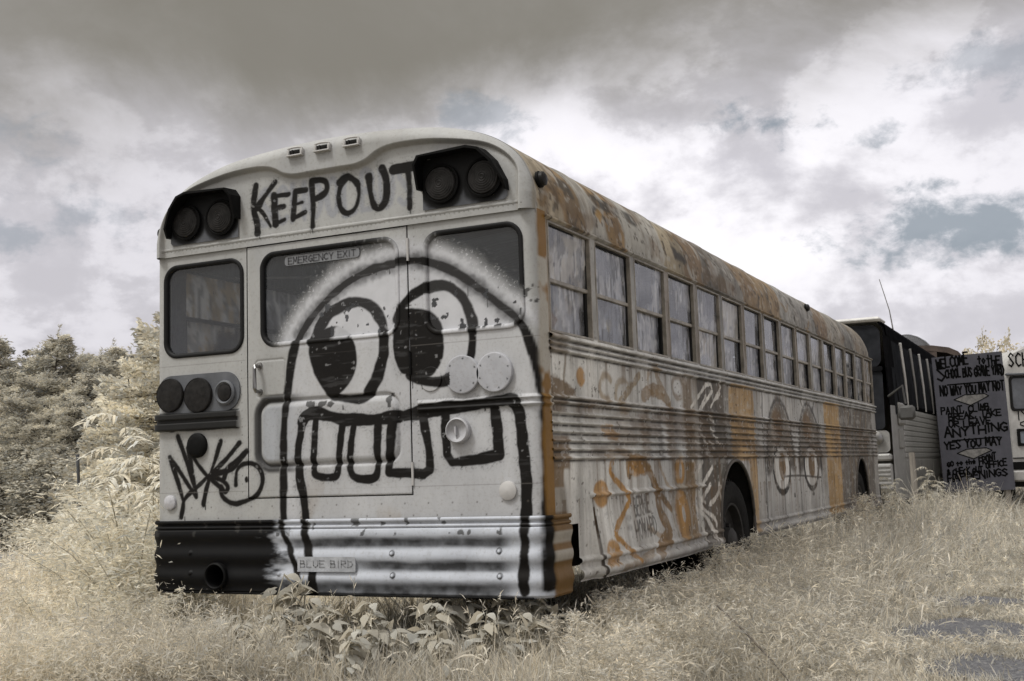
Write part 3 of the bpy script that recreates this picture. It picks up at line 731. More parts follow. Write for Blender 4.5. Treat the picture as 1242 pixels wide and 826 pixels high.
# ---- bumper: corrugated steel wrapping both corners
P, NN = wall_path(.07, 1.235, .26, .0055)
zs = np.arange(.432, .832, .004)
X = np.repeat(P[None, :, 0], len(zs), 0); Y = np.repeat(P[None, :, 1], len(zs), 0); Z = np.repeat(zs[:, None], len(P), 1)
d = .022+.006*np.cos(2*math.pi*(Z-.748)/.1165)*(Z < .775)+rail(Z, .818, .014, .016)+rail(Z, .786, .010, .012)-.012*(Z > .775)
d = d*(1-sst(.445, .432, Z)*.6)+.006*(fbm(X*3, Z*4, 101)-.5)
for bx, bz in ((.372, .648), (.372, .536), (.985, .660), (.985, .538), (-.34, .65), (-.34, .54), (-.95, .65), (-.95, .54)):
    d += .009*(1-sst(.008, .013, np.hypot(X-bx, Z-bz)))
ex = np.hypot(X+.759, Z-.524); kp = (ex > .060) | (Y > .05)
keep = kp[:-1, :-1] & kp[1:, 1:] & kp[:-1, 1:] & kp[1:, :-1]
rgb = bumper_paint(X, Z, Y)
for bx, bz in ((.372, .648), (.372, .536), (.985, .660), (.985, .538)):
    rgb = ink(rgb, (1-sst(.002, .006, np.abs(np.hypot(X-bx, Z-bz)-.013)))*.8, (.02, .02, .02))
bump_o = grid("bumper", np.stack([X+NN[None, :, 0]*d, Y+NN[None, :, 1]*d, Z], -1), MT["rear"], bus, keep, {"paint": rgb})
mb = MB(); mb.box(-1.16, 1.16, -.018, .03, .426, .436, .003); mb.build("bumper_flange", MT["black"], bump_o)
mb = MB(); mb.prism(rrect(-.214, .152, .552, .630, .008, 3), lambda a, b: (a, -.020, b), lambda a, b: (a, -.0305, b))
mb.prism(rrect(-.214, .152, .552, .560, .003, 2), lambda a, b: (a, -.0305, b), lambda a, b: (a, -.034, b))
npl = mb.build("name_plate", simple("nameplate_paint", (.33, .34, .36), .45, 0, .3, 14, .3), bump_o)
dl = simple("cast_letters", (.20, .205, .215), .5)
for w_ in words("BLUE BIRD", -.195, .135, .576, .576, .034, .4):
    mb = MB(); ribbons(mb, w_, .0050, lambda a, b: (a, -.0320, b)); mb.build("lettering", dl, npl)
mb = MB(); mb.tube([(-.759, .5, .56), (-.759, .1, .524), (-.759, -.046, .524)], .074, 28, False); mb.tube([(-.759, .5, .56), (-.759, .1, .524), (-.759, -.046, .524)], .060, 28, False)
mb.lathe([(.060, 0), (.066, .006), (.074, 0)], (-.759, -.046, .524), (0, -1, 0), 28); mb.build("tailpipe", MT["black"], bus, True)
# ================================================================== the long side: paint in metres (y along the bus, z up)
Y0, PIT, NW = .1457, .6487, 16
LEN = 10.62
BROWN = (.22, .115, .030); ORANGE = (.50, .25, .045); OCHRE = (.46, .275, .085); TANP = (.34, .27, .19); DKG = (.075, .068, .06); PALE = (.56, .54, .49); LIL = (.40, .41, .445)

def side_paint(y, z):
    n1 = fbm(y*2.2, z*3, 201); n2 = fbm(y*11, z*11, 203); n3 = fbm(y*5, z*9, 205, 5)
    wv = (fbm(y*3, z*4, 207)-.5)*.10
    yy = y+wv
    # cream near the back, grey further along
    base = np.array((.76, .745, .70))*(1-sst(.5, 2.3, y))[..., None]+np.array((.57, .565, .55))*sst(.5, 2.3, y)[..., None]
    rgb = base*(.80+.4*n1)[..., None]
    def band(a, b, c, e=.02, op=.9, z0=-9, z1=9):
        nonlocal rgb
        m = sst(a-e, a+e, yy)*(1-sst(b-e, b+e, yy))*sst(z0-.01, z0+.01, z)*(1-sst(z1-.01, z1+.01, z))
        rgb = ink(rgb, m*op*(.75+.5*n2).clip(0, 1), c)
    def S(px, w, c, op=.9, sm=True, soft=.006, seed=3):
        nonlocal rgb
        rgb = ink(rgb, stroke(y, z, SP(px), w, soft, .006, sm, seed)*op*(.7+.6*n2).clip(0, 1), c)
    def Fp(px, c, op=.9, soft=.010):
        nonlocal rgb
        rgb = ink(rgb, fill(y, z, SP(px), soft, .012)*op*(.7+.6*n2).clip(0, 1), c)
    def blob(u, v, a, b, c, op=.9, tilt=0):
        nonlocal rgb
        q = on_side(u, v); rgb = ink(rgb, fill(y, z, ell(q[0], q[1], a, b, 28, tilt), .010, .004)*op*(.75+.5*n2).clip(0, 1), c)
    # --- corner post and first bay
    rust = sst(.36, .50, fbm(z*3.2+1, y*3, 211))*(1-sst(.10, .19, y+wv*.4))
    rgb = ink(rgb, rust*.9, BROWN)
    Fp([(648, 352), (664, 350), (664, 402), (646, 400)], (.22, .115, .02), .95)
    band(.02, .33, (.13, .08, .032), .04, .75, 1.635, 1.76)
    Fp([(660, 455), (676, 456), (698, 474), (698, 480), (658, 480)], (.18, .115, .055), .9)
    blob(704, 457, .060, .052, ORANGE, .85)
    band(.325, .352, (.20, .145, .085), .008, .7, 1.405, 1.65)
    band(.0, .33, (.135, .08, .032), .03, .8, 1.335, 1.42); band(.0, .36, (.17, .09, .022), .03, .85, 1.05, 1.22)
    band(.03, .22, PALE, .03, .9, 1.22, 1.33)
    band(-.1, .28, (.19, .105, .030), .02, .9, .955, 1.06); band(-.1, .28, (.36, .33, .28), .02, .9, .84, .955); band(-.1, .28, (.19, .105, .03), .02, .9, .60, .84)
    # --- upper band, bays two to six
    Fp([(728, 516), (740, 515), (752, 530), (746, 536), (732, 528)], ORANGE, .7)
    S([(775, 455), (765, 470), (752, 488)], .05, (.33, .24, .13), .8)
    S([(781, 480), (790, 474), (800, 476), (808, 484), (811, 492)], .09, (.27, .18, .095), .85); S([(795, 448), (800, 466), (812, 490)], .07, (.28, .19, .10), .8)
    band(2.32, 2.55, (.20, .135, .07), .04, .8, 1.0, 1.66); band(1.45, 1.62, (.22, .13, .05), .05, .55, 1.08, 1.40); band(1.95, 2.12, (.20, .12, .05), .05, .6, 1.08, 1.40)
    band(1.78, 1.86, (.10, .085, .07), .02, .5, 1.08, 1.40)
    band(2.56, 2.66, PALE, .012, .9, .55, 1.66)
    for (u_, v_, a_, b_, c_) in ((735, 470, .10, .07, (.34, .235, .12)), (757, 480, .14, .09, (.36, .27, .16)), (794, 462, .13, .08, (.33, .215, .10)), (822, 470, .12, .07, (.19, .13, .075))):
        q = on_side(u_, v_); e = ell(q[0], q[1], a_, b_)[3:24]; rgb = ink(rgb, stroke(y, z, e, .038, .012, .008, False, 44)*.65, c_)
    for px in ([(735, 552), (752, 548), (772, 556)], [(800, 562), (806, 580), (814, 596)], [(783, 640), (796, 650), (808, 660)], [(746, 690), (770, 680), (786, 668)]):
        S(px, .040, (.33, .215, .10), .6)
    for k_ in range(14):
        r_ = np.random.default_rng(70+k_); a_ = r_.uniform(3.6, 9.6); b_ = r_.uniform(.7, 1.6)
        rgb = ink(rgb, stroke(y, z, spline([(a_, b_), (a_+.2, b_+r_.uniform(-.2, .2)), (a_+r_.uniform(-.1, .5), b_+r_.uniform(-.35, .3))], 5), r_.uniform(.02, .05), .010, .008, False, k_)*.5, [(.52, .50, .46), (.26, .16, .07), (.07, .06, .05)][k_ % 3])
    # --- dark bay with white slashes over the arch
    band(2.66, 3.36, (.075, .060, .043), .02, .93, .5, 1.66)
    band(3.36, 3.50, (.26, .25, .23), .02, .9, 1.08, 1.66)
    for px in ([(838, 494), (856, 467), (862, 465), (864, 474), (850, 496)], [(846, 520), (852, 530), (856, 538)], [(862, 520), (868, 532), (872, 538)], [(868, 484), (873, 478)]):
        S(px, .030, (.76, .73, .67), 1.0, False, .004)
    for px in ([(846, 575), (841, 600)], [(859, 575), (847, 600), (856, 610)], [(874, 625), (876, 640)], [(848, 610), (862, 640), (868, 655)], [(856, 480), (848, 497)], [(870, 462), (874, 470), (862, 494)], [(842, 508), (850, 515)], [(858, 505), (866, 512)], [(843, 535), (850, 545)], [(860, 535), (868, 545)]):
        S(px, .022, (.74, .71, .65), 1.0, False, .004)
    for px in ([(852, 560), (839, 589), (842, 610)], [(868, 561), (852, 588), (840, 610), (858, 629), (872, 656)], [(862, 588), (851, 612), (866, 628), (869, 636)], [(841, 626), (852, 640), (857, 655)], [(840, 560), (842, 566), (838, 580)], [(876, 565), (872, 590), (876, 612)], [(861, 612), (868, 604), (874, 590)]):
        S(px, .034, (.76, .73, .67), 1.0, True, .004)
    blob(872, 563, .16, .13, (.105, .098, .08), .8)
    # --- ochre panel past the arch, pale strip, two painted faces
    band(3.50, 4.22, OCHRE, .02, .85, 1.07, 1.66); band(3.98, 4.24, OCHRE, .02, .8, .5, 1.1)
    band(4.24, 4.46, (.44, .425, .40), .02, .9, .5, 1.66)
    for a in (4.50, 6.84):
        band(a-.02, a+.015, (.05, .045, .04), .006, .8, .52, 1.66)
    band(4.52, 6.82, (.52, .51, .49), .02, .85, .52, 1.66)
    for (u, dv) in ((945, 0), (980, 2)):
        q = on_side(u, 500)
        yc = q[0]
        head = [(yc-.52, 1.02), (yc-.50, 1.25), (yc-.36, 1.44), (yc-.12, 1.56), (yc+.10, 1.55), (yc+.34, 1.40), (yc+.46, 1.25), (yc+.48, 1.02)]
        rgb = ink(rgb, fill(y, z, spline(head, 5, True), .02, .02)*.72, (.115, .085, .052))
        rgb = ink(rgb, fill(y, z, ell(yc-.1, 1.38, .20, .14), .03, .02)*.8, (.19, .115, .055))
        rgb = ink(rgb, stroke(y, z, spline([(yc-.5, 1.0), (yc-.45, 1.35), (yc-.15, 1.58), (yc+.12, 1.57), (yc+.38, 1.4), (yc+.48, 1.02)], 5), .05, .02, .012, False)*.85, (.035, .03, .026))
        rgb = ink(rgb, stroke(y, z, [(yc-.52, .98), (yc-.30, 1.03), (yc+.3, 1.03), (yc+.5, 1.0)], .10, .03, .01)*.75, (.06, .05, .04))
        rgb = ink(rgb, fill(y, z, ell(yc, .985, .34, .225), .008, .006)*.97, (.022, .02, .018))
        rgb = ink(rgb, fill(y, z, ell(yc, 1.0, .285, .185), .008, .006)*.95, (.74, .725, .69))
        rgb = ink(rgb, fill(y, z, ell(yc+.02, 1.015, .13, .125), .01, .01)*.95, (.19, .115, .045))
        for k in (-.2, 0, .2):
            if u > 960: rgb = ink(rgb, stroke(y, z, [(yc+k, 1.54), (yc+k*1.6, 1.63)], .03, .008, .004)*.8, (.04, .035, .03))
    band(6.88, 7.10, (.42, .41, .385), .02, .85, .5, 1.66); band(7.12, 7.95, OCHRE, .02, .9, .5, 1.66)
    band(7.95, 8.15, (.13, .10, .07), .02, .9, .5, 1.66)
    band(8.15, 10.2, (.10, .085, .068), .02, .9, .5, 1.66)
    for k in range(9):
        a = 8.25+.2*k
        rgb = ink(rgb, stroke(y, z, spline([(a, .6), (a+.1, .9), (a-.05, 1.2), (a+.14, 1.6)], 4), .045, .01, .01, False, 30+k)*.7, (.30, .22, .13) if k % 2 else (.23, .215, .19))
    band(10.2, 10.7, (.33, .32, .30), .02, .9)
    # --- first skirt: orange drawing on the locker door
    S([(743, 560), (740, 572), (750, 586), (760, 598), (764, 607), (758, 618), (743, 646), (752, 660), (767, 678)], .042, ORANGE, .95)
    blob(729, 599, .115, .075, ORANGE, .88); blob(738, 668, .10, .060, ORANGE, .85); Fp([(732, 668), (744, 664), (744, 684), (729, 688)], ORANGE, .8)
    S([(763, 572), (764, 562), (777, 563), (788, 572), (794, 588), (797, 600), (799, 622), (808, 644), (801, 655), (793, 668)], .10, (.24, .135, .042), .9)
    S([(775, 560), (790, 572), (799, 596), (812, 617)], .055, (.24, .135, .042), .9)
    Fp([(762, 560), (778, 558), (782, 574), (770, 578), (762, 574)], ORANGE, .75)
    band(2.06, 2.52, (.25, .15, .055), .02, .9, .56, 1.07)
    for (u, v, a, b) in ((824, 571, .13, .11), (826, 624, .20, .19)):
        q = on_side(u, v); e = ell(q[0], q[1], a, b); e.append(e[0])
        rgb = ink(rgb, stroke(y, z, e, .030, .008, .006, False)*.8, (.40, .36, .30))
        rgb = ink(rgb, fill(y, z, ell(q[0], q[1], a*.8, b*.85), .012, .008)*.6, ORANGE)
        rgb = ink(rgb, fill(y, z, ell(q[0]+.02, q[1], .035, .05), .008, .006)*.9, (.46, .44, .41))
    # the two hand-lettered words
    for txt, a, b in (("BERNIE", (769, 624), (787, 620)), ("HOWARD", (768, 653), (793, 646))):
        q0 = on_side(*a); q1 = on_side(*b)
        for s_ in text_strokes(txt, q0[0], q1[0], q0[1]-.01, q1[1], .105, .35):
            rgb = ink(rgb, stroke(y, z, s_, .016, .005, .003, False)*.8, (.05, .048, .045))
    for v in (628, 640):
        q = on_side(761, v); rgb = ink(rgb, fill(y, z, ell(q[0], q[1], .045, .018), .008, .004)*.8, (.47, .46, .44))
    stain = sst(.40, .62, fbm(y*2.6, z*7, 208, 5))*sst(1.08, 1.10, z)*(1-sst(1.41, 1.43, z))*sst(.3, .5, y); rgb = ink(rgb, stain*.55, (.15, .095, .05))
    # --- seams, luggage door outlines, rivet lines
    dk = np.zeros(y.shape)
    for a in (4.53, 5.17, 5.82, 6.02, 6.80): dk = np.maximum(dk, (1-sst(.005, .014, np.abs(y-a)))*(z < 1.09)*(z > .55))
    dk = np.maximum(dk, (1-sst(.005, .014, np.abs(z-.905+.02*np.sin(y*2))))*(y > 5.17)*(y < 6.80))
    for a in (.165, .79, 1.44, 2.09, 2.74, 3.39): dk = np.maximum(dk, .55*(1-sst(.003, .009, np.abs(y-a)))*(z > 1.42)*(z < 1.65))
    rgb = ink(rgb, dk*.85, (.035, .03, .026))
    gapw = .006+.020*np.clip((.905-z)/.43, 0, 1); gp_ = (1-sst(gapw*.6, gapw, np.abs(y-.655-.03*np.clip((.905-z)/.43, 0, 1))))*(z < .905); rgb = ink(rgb, gp_, (.010, .009, .008))
    for (a, b) in ((5.55, .75), (6.38, .74)):
        rgb = ink(rgb, fill(y, z, ell(a, b, .035, .022), .006, .004), (.03, .03, .03))
    # --- dirt on the rails plus shading lines painted under each ridge, streaks running down
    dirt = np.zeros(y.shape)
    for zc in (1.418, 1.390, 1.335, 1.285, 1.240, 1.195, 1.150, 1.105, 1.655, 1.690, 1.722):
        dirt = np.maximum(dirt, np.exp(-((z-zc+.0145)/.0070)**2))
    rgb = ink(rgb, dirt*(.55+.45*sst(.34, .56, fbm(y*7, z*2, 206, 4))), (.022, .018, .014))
    streak = sst(.52, .70, fbm(y*16, z*1.2, 221, 3))*(z < 2.0)
    rgb = ink(rgb, streak*.20, (.11, .08, .05))
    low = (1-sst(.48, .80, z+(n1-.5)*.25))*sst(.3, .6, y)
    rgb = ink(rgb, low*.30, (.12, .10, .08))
    # rust bleeding from seams and rails, running down in thin lines
    run = np.zeros(y.shape)
    for zc, L in ((1.640, .16), (1.392, .05), (1.095, .30), (.895, .20)):
        g = sst(.56, .70, fbm(y*26, y*0+zc*9, 251, 3)); run = np.maximum(run, g*np.exp(-np.clip(zc-z, 0, 9)/(L*(.4+1.2*vn(y*9, y*0, 252))))*(z < zc))
    rgb = ink(rgb, run*.65, (.135, .078, .034))
    fl = sst(.70, .715, fbm(y*24, z*30, 253, 4)); fl2 = sst(.76, .775, fbm(y*30+9, z*34, 255, 4))
    rgb = ink(rgb, fl*.5, (.50, .485, .46)); rgb = ink(rgb, fl2*.7, (.075, .055, .038))
    gloss = sst(.60, .74, fbm(y*5, z*14, 223, 4))
    rgb = ink(rgb, gloss*.25, (.60, .58, .54))
    return rgb

def roof_paint(y, z):
    """graffiti bands over the windows, fading out over the top of the roof"""
    n1 = fbm(y*2, z*5, 231); n2 = fbm(y*14, z*14, 233); n3 = fbm(y*5, z*9, 235, 5)
    cells = [(.0, .40, (.33, .28, .205)), (.40, .74, (.225, .155, .085)), (.74, 1.05, (.38, .36, .32)), (1.05, 1.32, (.24, .16, .08)), (1.32, 2.0, (.335, .32, .285)), (2.0, 2.5, (.28, .235, .165)), (2.5, 2.95, (.17, .12, .075)),
             (2.95, 3.6, (.13, .12, .105)), (3.6, 4.0, (.20, .185, .165)), (4.0, 4.6, (.21, .15, .09)), (4.6, 5.4, (.25, .18, .105)), (5.4, 6.0, (.255, .245, .225)), (6.0, 6.9, (.22, .21, .195)), (6.9, 7.6, (.17, .12, .075)), (7.6, 8.5, (.26, .235, .195)), (8.5, 9.4, (.16, .15, .13)), (9.4, 10.8, (.19, .165, .13))]
    rgb = np.ones(y.shape+(3,))*np.array((.36, .345, .31))
    yy = y+(z-2.4)*.55*np.sin(y*2.3)+(n1-.5)*.30
    for a, b, c in cells:
        c = tuple(min(.7, q*1.3) for q in c); m = sst(a-.03, a+.03, yy)*(1-sst(b-.03, b+.03, yy)); rgb = ink(rgb, m, c)
    rgb = rgb*(.78+.45*n2)[..., None]
    r2 = np.random.default_rng(5)
    for k in range(46):
        a = r2.uniform(.2, 10); b = r2.uniform(2.38, 2.68); L = r2.uniform(.06, .24)
        pts = [(a, b)]
        for j in range(3): pts.append((pts[-1][0]+r2.uniform(-L, L), np.clip(pts[-1][1]+r2.uniform(-.12, .12), 2.35, 2.74)))
        c = [(.42, .40, .36), (.05, .045, .04), (.26, .165, .07), (.06, .055, .05)][k % 4]
        rgb = ink(rgb, stroke(y, z, pts, r2.uniform(.018, .045), .008, .008, True, k)*.75, c)
    for (a, b, s, t) in ((.28, .62, 2.51, 2.60), (1.02, 1.55, 2.55, 2.61), (2.2, 2.5, 2.45, 2.55)):
        m = sst(a, a+.06, yy)*(1-sst(b, b+.08, yy))*sst(s-.03, s, z)*(1-sst(t, t+.03, z))*sst(.3, .5, n3); rgb = ink(rgb, m*.9, (.055, .05, .045))
    # diamonds and kites of bare ochre
    for (a, b, w, h, c) in ((.93, 2.48, .06, .045, OCHRE), (1.20, 2.47, .09, .11, (.24, .155, .08)), (.50, 2.44, .14, .09, (.23, .165, .105)), (4.3, 2.5, .2, .1, (.25, .17, .1)), (3.25, 2.5, .22, .08, (.36, .34, .31))):
        rgb = ink(rgb, fill(y, z, [(a-w, b), (a, b-h), (a+w, b+.02), (a+.01, b+h)], .012, .012)*.85, c)
    top = sst(2.66, 2.74, z+(n1-.5)*.08); rgb = rgb*(1-top[..., None])+(np.array((.34, .325, .29))*(.8+.35*n1)[..., None])*top[..., None]
    drip = sst(.55, .72, fbm(y*18, z*1.5, 239, 3)); rgb = ink(rgb, drip*.35, (.12, .095, .065))
    fl = sst(.66, .68, fbm(y*17, z*24, 257, 4)); fl2 = sst(.675, .69, fbm(y*22+4, z*27, 259, 4)); rgb = ink(rgb, fl*.5, (.46, .44, .40)); rgb = ink(rgb, fl2*.75, (.07, .055, .04))
    rgb = ink(rgb, (1-sst(.004, .016, np.abs(z-2.338)))*.6*(.5+n2), (.12, .075, .03))
    return rgb

# ---- side wall sheets with pressed rails, window openings and wheel arches
ARCHES = ((3.575, .475), (9.20, .42))
def side_sheet(name, sx, fine, mat):
    ys = [.125]; 
    while ys[-1] < 10.50: ys.append(ys[-1]+(.0065+.0011*ys[-1])*fine)
    zs_ = list(np.r_[np.arange(.468, 1.09, .0065*fine), np.arange(1.09, 1.745, .0042*fine), np.arange(1.745, 2.352, .0075*fine)])
    for i in range(NW):
        a = Y0+PIT*i
        for e in (a+.022, a+.603): ys[int(np.argmin(np.abs(np.array(ys)-e)))] = e
    for e in (1.745, 2.322): zs_[int(np.argmin(np.abs(np.array(zs_)-e)))] = e
    ys = np.array(ys); zs_ = np.array(zs_)
    Yg, Zg = np.meshgrid(ys, zs_)
    d = np.zeros(Yg.shape)
    for zc, w, h in ((1.418, .009, .018), (1.390, .009, .018), (1.335, .0075, .013), (1.285, .0075, .013), (1.240, .0075, .013), (1.195, .0075, .013), (1.150, .0075, .013), (1.105, .009, .016), (1.722, .014, .024), (1.690, .008, .012), (1.655, .009, .015), (2.336, .012, .022)):
        d += rail(Zg, zc, w, h)
    d += .006*(sst(1.64, 1.65, Zg)*(1-sst(1.735, 1.745, Zg)))
    low = (Yg > .43)
    d += low*(rail(Zg, .575, .016, .016)+rail(Zg, .505, .026, .024))
    # locker door behind the bumper stands slightly open at its foot
    lk = sst(.60, .64, Yg)*(1-sst(2.10, 2.75, Yg))*(1-sst(.50, .905, Zg)); d += .035*lk
    d += (rail(Zg, .905, .012, .020))*(Yg > .62)*(Yg < 2.72)
    for a, z0, z1 in ((.655, .47, .905), (4.53, .55, 1.09), (5.17, .55, .905), (5.82, .55, 1.09), (6.02, .55, 1.09), (6.80, .55, 1.09)):
        d -= .008*np.exp(-((Yg-a)/.009)**2)*(Zg > z0)*(Zg < z1)
    d += .010*(fbm(Yg*1.2, Zg*2.4, 241, 2)-.5)+.003*(fbm(Yg*4, Zg*4, 243, 2)-.5)
    kp = np.ones((len(zs_)-1, len(ys)-1), bool)
    yc = (ys[:-1]+ys[1:])/2; zc = (zs_[:-1]+zs_[1:])/2; YC, ZC = np.meshgrid(yc, zc)
    for i in range(NW):
        a = Y0+PIT*i; kp &= ~((YC > a+.022) & (YC < a+.603) & (ZC > 1.745) & (ZC < 2.322))
    for c, w in ARCHES:
        u = np.clip(1-((YC-c)/w)**2, 0, 1)**.5
        kp &= ~((np.abs(YC-c) < w) & (ZC < .62+.455*u))
    kp &= ~((YC < .435) & (ZC < .77))
    rgb = side_paint(Yg, Zg)
    for i in range(NW+1):                       # painted window posts
        a = Y0+PIT*i-.028; c = [(.16, .10, .045), (.26, .25, .235), (.225, .215, .20), (.15, .10, .06), (.10, .066, .035), (.14, .135, .13), (.15, .10, .055), (.095, .09, .085), (.16, .155, .145)][i % 9]
        m = (np.abs(Yg-a) < .075)*sst(1.74, 1.76, Zg); rgb = ink(rgb, m*.75*(.6+.6*fbm(Yg*10, Zg*6, 245)), c)
    hd = sst(2.318, 2.324, Zg); rr = roof_paint(Yg, np.maximum(Zg, 2.36)); rgb = rgb*(1-hd[..., None])+rr*hd[..., None]*.85
    G = np.stack([sx*(1.22+d), Yg, Zg], -1)
    o = grid(name, G, mat, bus, kp, {"paint": rgb}, True, sx < 0)
    return o
sw = side_sheet("side_wall", 1, 1.0, MT["side"]); sw["label"] = "rust streaked side wall covered in orange and brown graffiti"
sl = side_sheet("side_wall", -1, 3.2, MT["side"])
# folded flanges round the wheel arches
for sx, par in ((1, sw), (-1, sl)):
    for c, w in ARCHES:
        mb = MB(); pts = [(sx*1.222, c-w, .50)]+[(sx*1.222, c-w*math.cos(t), .62+.455*math.sin(t)) for t in np.linspace(0, math.pi, 25)]+[(sx*1.222, c+w, .50)]
        mb.tube(pts, .013, 8); mb.build("wheel_arch", simple("arch_lip", (.07, .06, .05), .7, 0, .4) if c < 5 and sx > 0 else bpy.data.materials["arch_lip"], par, True)

# ---- roof skin
ys = [.03]
while ys[-1] < 10.62: ys.append(ys[-1]+.010+.0016*ys[-1])
ys = np.array(ys); prof = resample([(1.223, 2.335), (1.223, 2.36)]+[tuple(p) for p in OS[2:-2]]+[(-1.223, 2.36), (-1.223, 2.335)], 260)
Yg = np.repeat(ys[:, None], len(prof), 1); X = np.repeat(prof[None, :, 0], len(ys), 0); Z = np.repeat(prof[None, :, 1], len(ys), 0)
q = np.clip((Yg-9.95)/.70, 0, 1); sc = np.sqrt(np.maximum(1-q*q, .02)); Zr = 2.335+(Z-2.335)*(.25+.75*sc); X = X*(1-.05*q*q)
bl = np.zeros(Yg.shape)
for a in np.arange(.80, 10, 1.2974): bl = np.maximum(bl, np.exp(-((Yg-a)/.012)**2))
nrm = np.stack([X/1.22, 0*X, (Z-2.2)/.7], -1); nrm /= np.linalg.norm(nrm, axis=-1)[..., None]
off = .006*bl+.008*(fbm(Yg*1.5, X*2+Z*2, 247)-.5)
rgb = roof_paint(Yg, np.where(X > 0, Z, 2.8))
lf = sst(.06, .03, Yg); rgb = rgb*(1-lf[..., None])+np.array((.45, .43, .40))*lf[..., None]
rgb = ink(rgb, bl*.35, (.12, .10, .08))
rs_ = sst(.62, .72, fbm(Yg*4, X*4+Z*5, 249, 5)); rgb = ink(rgb, rs_*.5, (.17, .105, .05))
roof = grid("roof", np.stack([X, Yg, Zr], -1)+nrm*off[..., None], MT["side"], bus, None, {"paint": rgb}, True, True)

# ---- front end (not seen from here, closes the shell)
mb = MB(); fx = [(1.20, .48), (1.20, 2.33), (.9, 2.46), (-.9, 2.46), (-1.20, 2.33), (-1.20, .48)]
mb.prism(fx, lambda a, b: (a, 10.49, b), lambda a, b: (a*.985, 10.62, b)); fw = mb.build("front_wall", MT["white"], bus)
mb = MB()
for s in (-1, 1): mb.prism(rrect(min(s*.05, s*1.1), max(s*.05, s*1.1), 1.45, 2.25, .1), lambda a, b: (a, 10.60, b), lambda a, b: (a, 10.635, b))
mb.build("windshield", MT["smoke"], fw)
mb = MB(); mb.box(-1.2, 1.2, 10.60, 10.74, .45, .75, .03); mb.build("front_bumper", MT["black"], bus)

# ---- side windows: frame, two sashes of overpainted glass
r3 = np.random.default_rng(9)
def window(i):
    a = Y0+PIT*i; y0, y1, z0, z1 = a+.022, a+.603, 1.745, 2.322; zm = 2.018
    mb = MB()
    xo, xi = 1.2235, 1.150
    mb.box(xi, xo, y0, y0+.011, z0, z1, .002); mb.box(xi, xo, y1-.011, y1, z0, z1, .002); mb.box(xi, xo, y0+.011, y1-.011, z0, z0+.013, .002); mb.box(xi, xo, y0+.011, y1-.011, z1-.012, z1, .002)
    mb.box(xi+.012, 1.205, y0+.011, y1-.011, zm-.011, zm+.011, .003)
    f = mb.build("window", simple("aluminium_sash", (.24, .215, .18), .5, 0, .45, 12, .25) if i == 0 else bpy.data.materials["aluminium_sash"], bus)
    mb = MB(); mb.box(1.168, 1.196, y1-.038, y1-.011, z0+.013, zm-.011); mb.box(1.168, 1.199, y1-.030, y1-.011, zm+.011, z1-.012); mb.box(1.168, 1.20, y0+.011, y1-.011, z1-.022, z1-.012)
    mb.build("sash_channel", MT["rubber"], f)
    for k, (za, zb, x) in enumerate(((z0+.013, zm-.011, 1.184), (zm+.011, z1-.012, 1.195))):
        ya, yb = y0+.011, y1-.022
        m, n = (46, 24) if i < 5 else (22, 12)
        Yg, Zg = np.meshgrid(np.linspace(ya, yb, m), np.linspace(za, zb, n))
        n1 = fbm(Yg*9, Zg*7, 260+i+k*2, 5); n2 = fbm(Yg*6, Zg*6, 300+i); n3 = fbm(Yg*26, Zg*10, 320+i+k*5, 4)
        c0 = np.array(LIL)*(.92 if i < 6 else .85)*r3.choice((.78, .95, 1.05, 1.2, 1.4))*np.array([(1, 1, 1), (1, 1, 1.03), (.97, 1, 1.05), (1.1, 1.02, .86), (1, 1, 1)][(i*7+k*3) % 5])
        if i == NW-1: c0 = np.array((.40, .30, .17))
        rgb = np.ones(Yg.shape+(3,))*c0*(.72+.6*n1)[..., None]
        rgb = ink(rgb, sst(.52, .72, n2)*.55, [(.30, .24, .16), (.42, .40, .37), (.33, .33, .35), (.20, .16, .10)][i % 4])
        rgb = ink(rgb, sst(.54, .66, n3)*.85, (.72, .72, .73)); rgb = ink(rgb, sst(.58, .68, fbm(Yg*46, Zg*8, 340+i, 3))*.8, (.06, .058, .055)); rgb = ink(rgb, sst(.60, .66, fbm(Yg*9, Zg*11, 345+i+k, 4))*.6, (.64, .64, .66)); rgb = ink(rgb, sst(.62, .68, fbm(Yg*11, Zg*9, 350+i+k, 4))*.6, (.085, .085, .09))
        if i == 0 and k == 1:
            rgb = ink(rgb, fill(Yg, Zg, SP([(683, 284), (704, 293), (698, 312)]), .006, .006)*.8, (.45, .41, .34))
        if i == 0 and k == 0: rgb = ink(rgb, fill(Yg, Zg, SP([(676, 376), (684, 386), (678, 400)]), .006, .006)*.7, (.20, .12, .06))
        if i == 1: rgb = ink(rgb, fill(Yg, Zg, ell(*on_side(745, 394), .05, .04), .01, .01)*.6, (.42, .35, .16))
        cov = np.clip(.97-.75*sst(.50, .66, fbm(Yg*4, Zg*4, 360+i+k*3)), .0, 1) if i < 10 else np.clip(.9-.8*sst(.50, .62, fbm(Yg*3, Zg*3, 360+i)), 0, 1)
        grid("pane", np.stack([np.full(Yg.shape, x)+(Zg-za)*r3.uniform(-.015, .02)+(Yg-ya)*r3.uniform(-.010, .010), Yg, Zg], -1), MT["pane"], f, None, {"paint": rgb, "cover": cov})
    return f
wins = [window(i) for i in range(NW)]
ymid = Y0+PIT*NW/2-.012
for i in range(NW):                                    # the far side repeats the same sashes
    c = copy_tree(wins[i], bus); c.location = (0, 2*ymid-.0, 0); c.rotation_euler = (0, 0, math.pi)

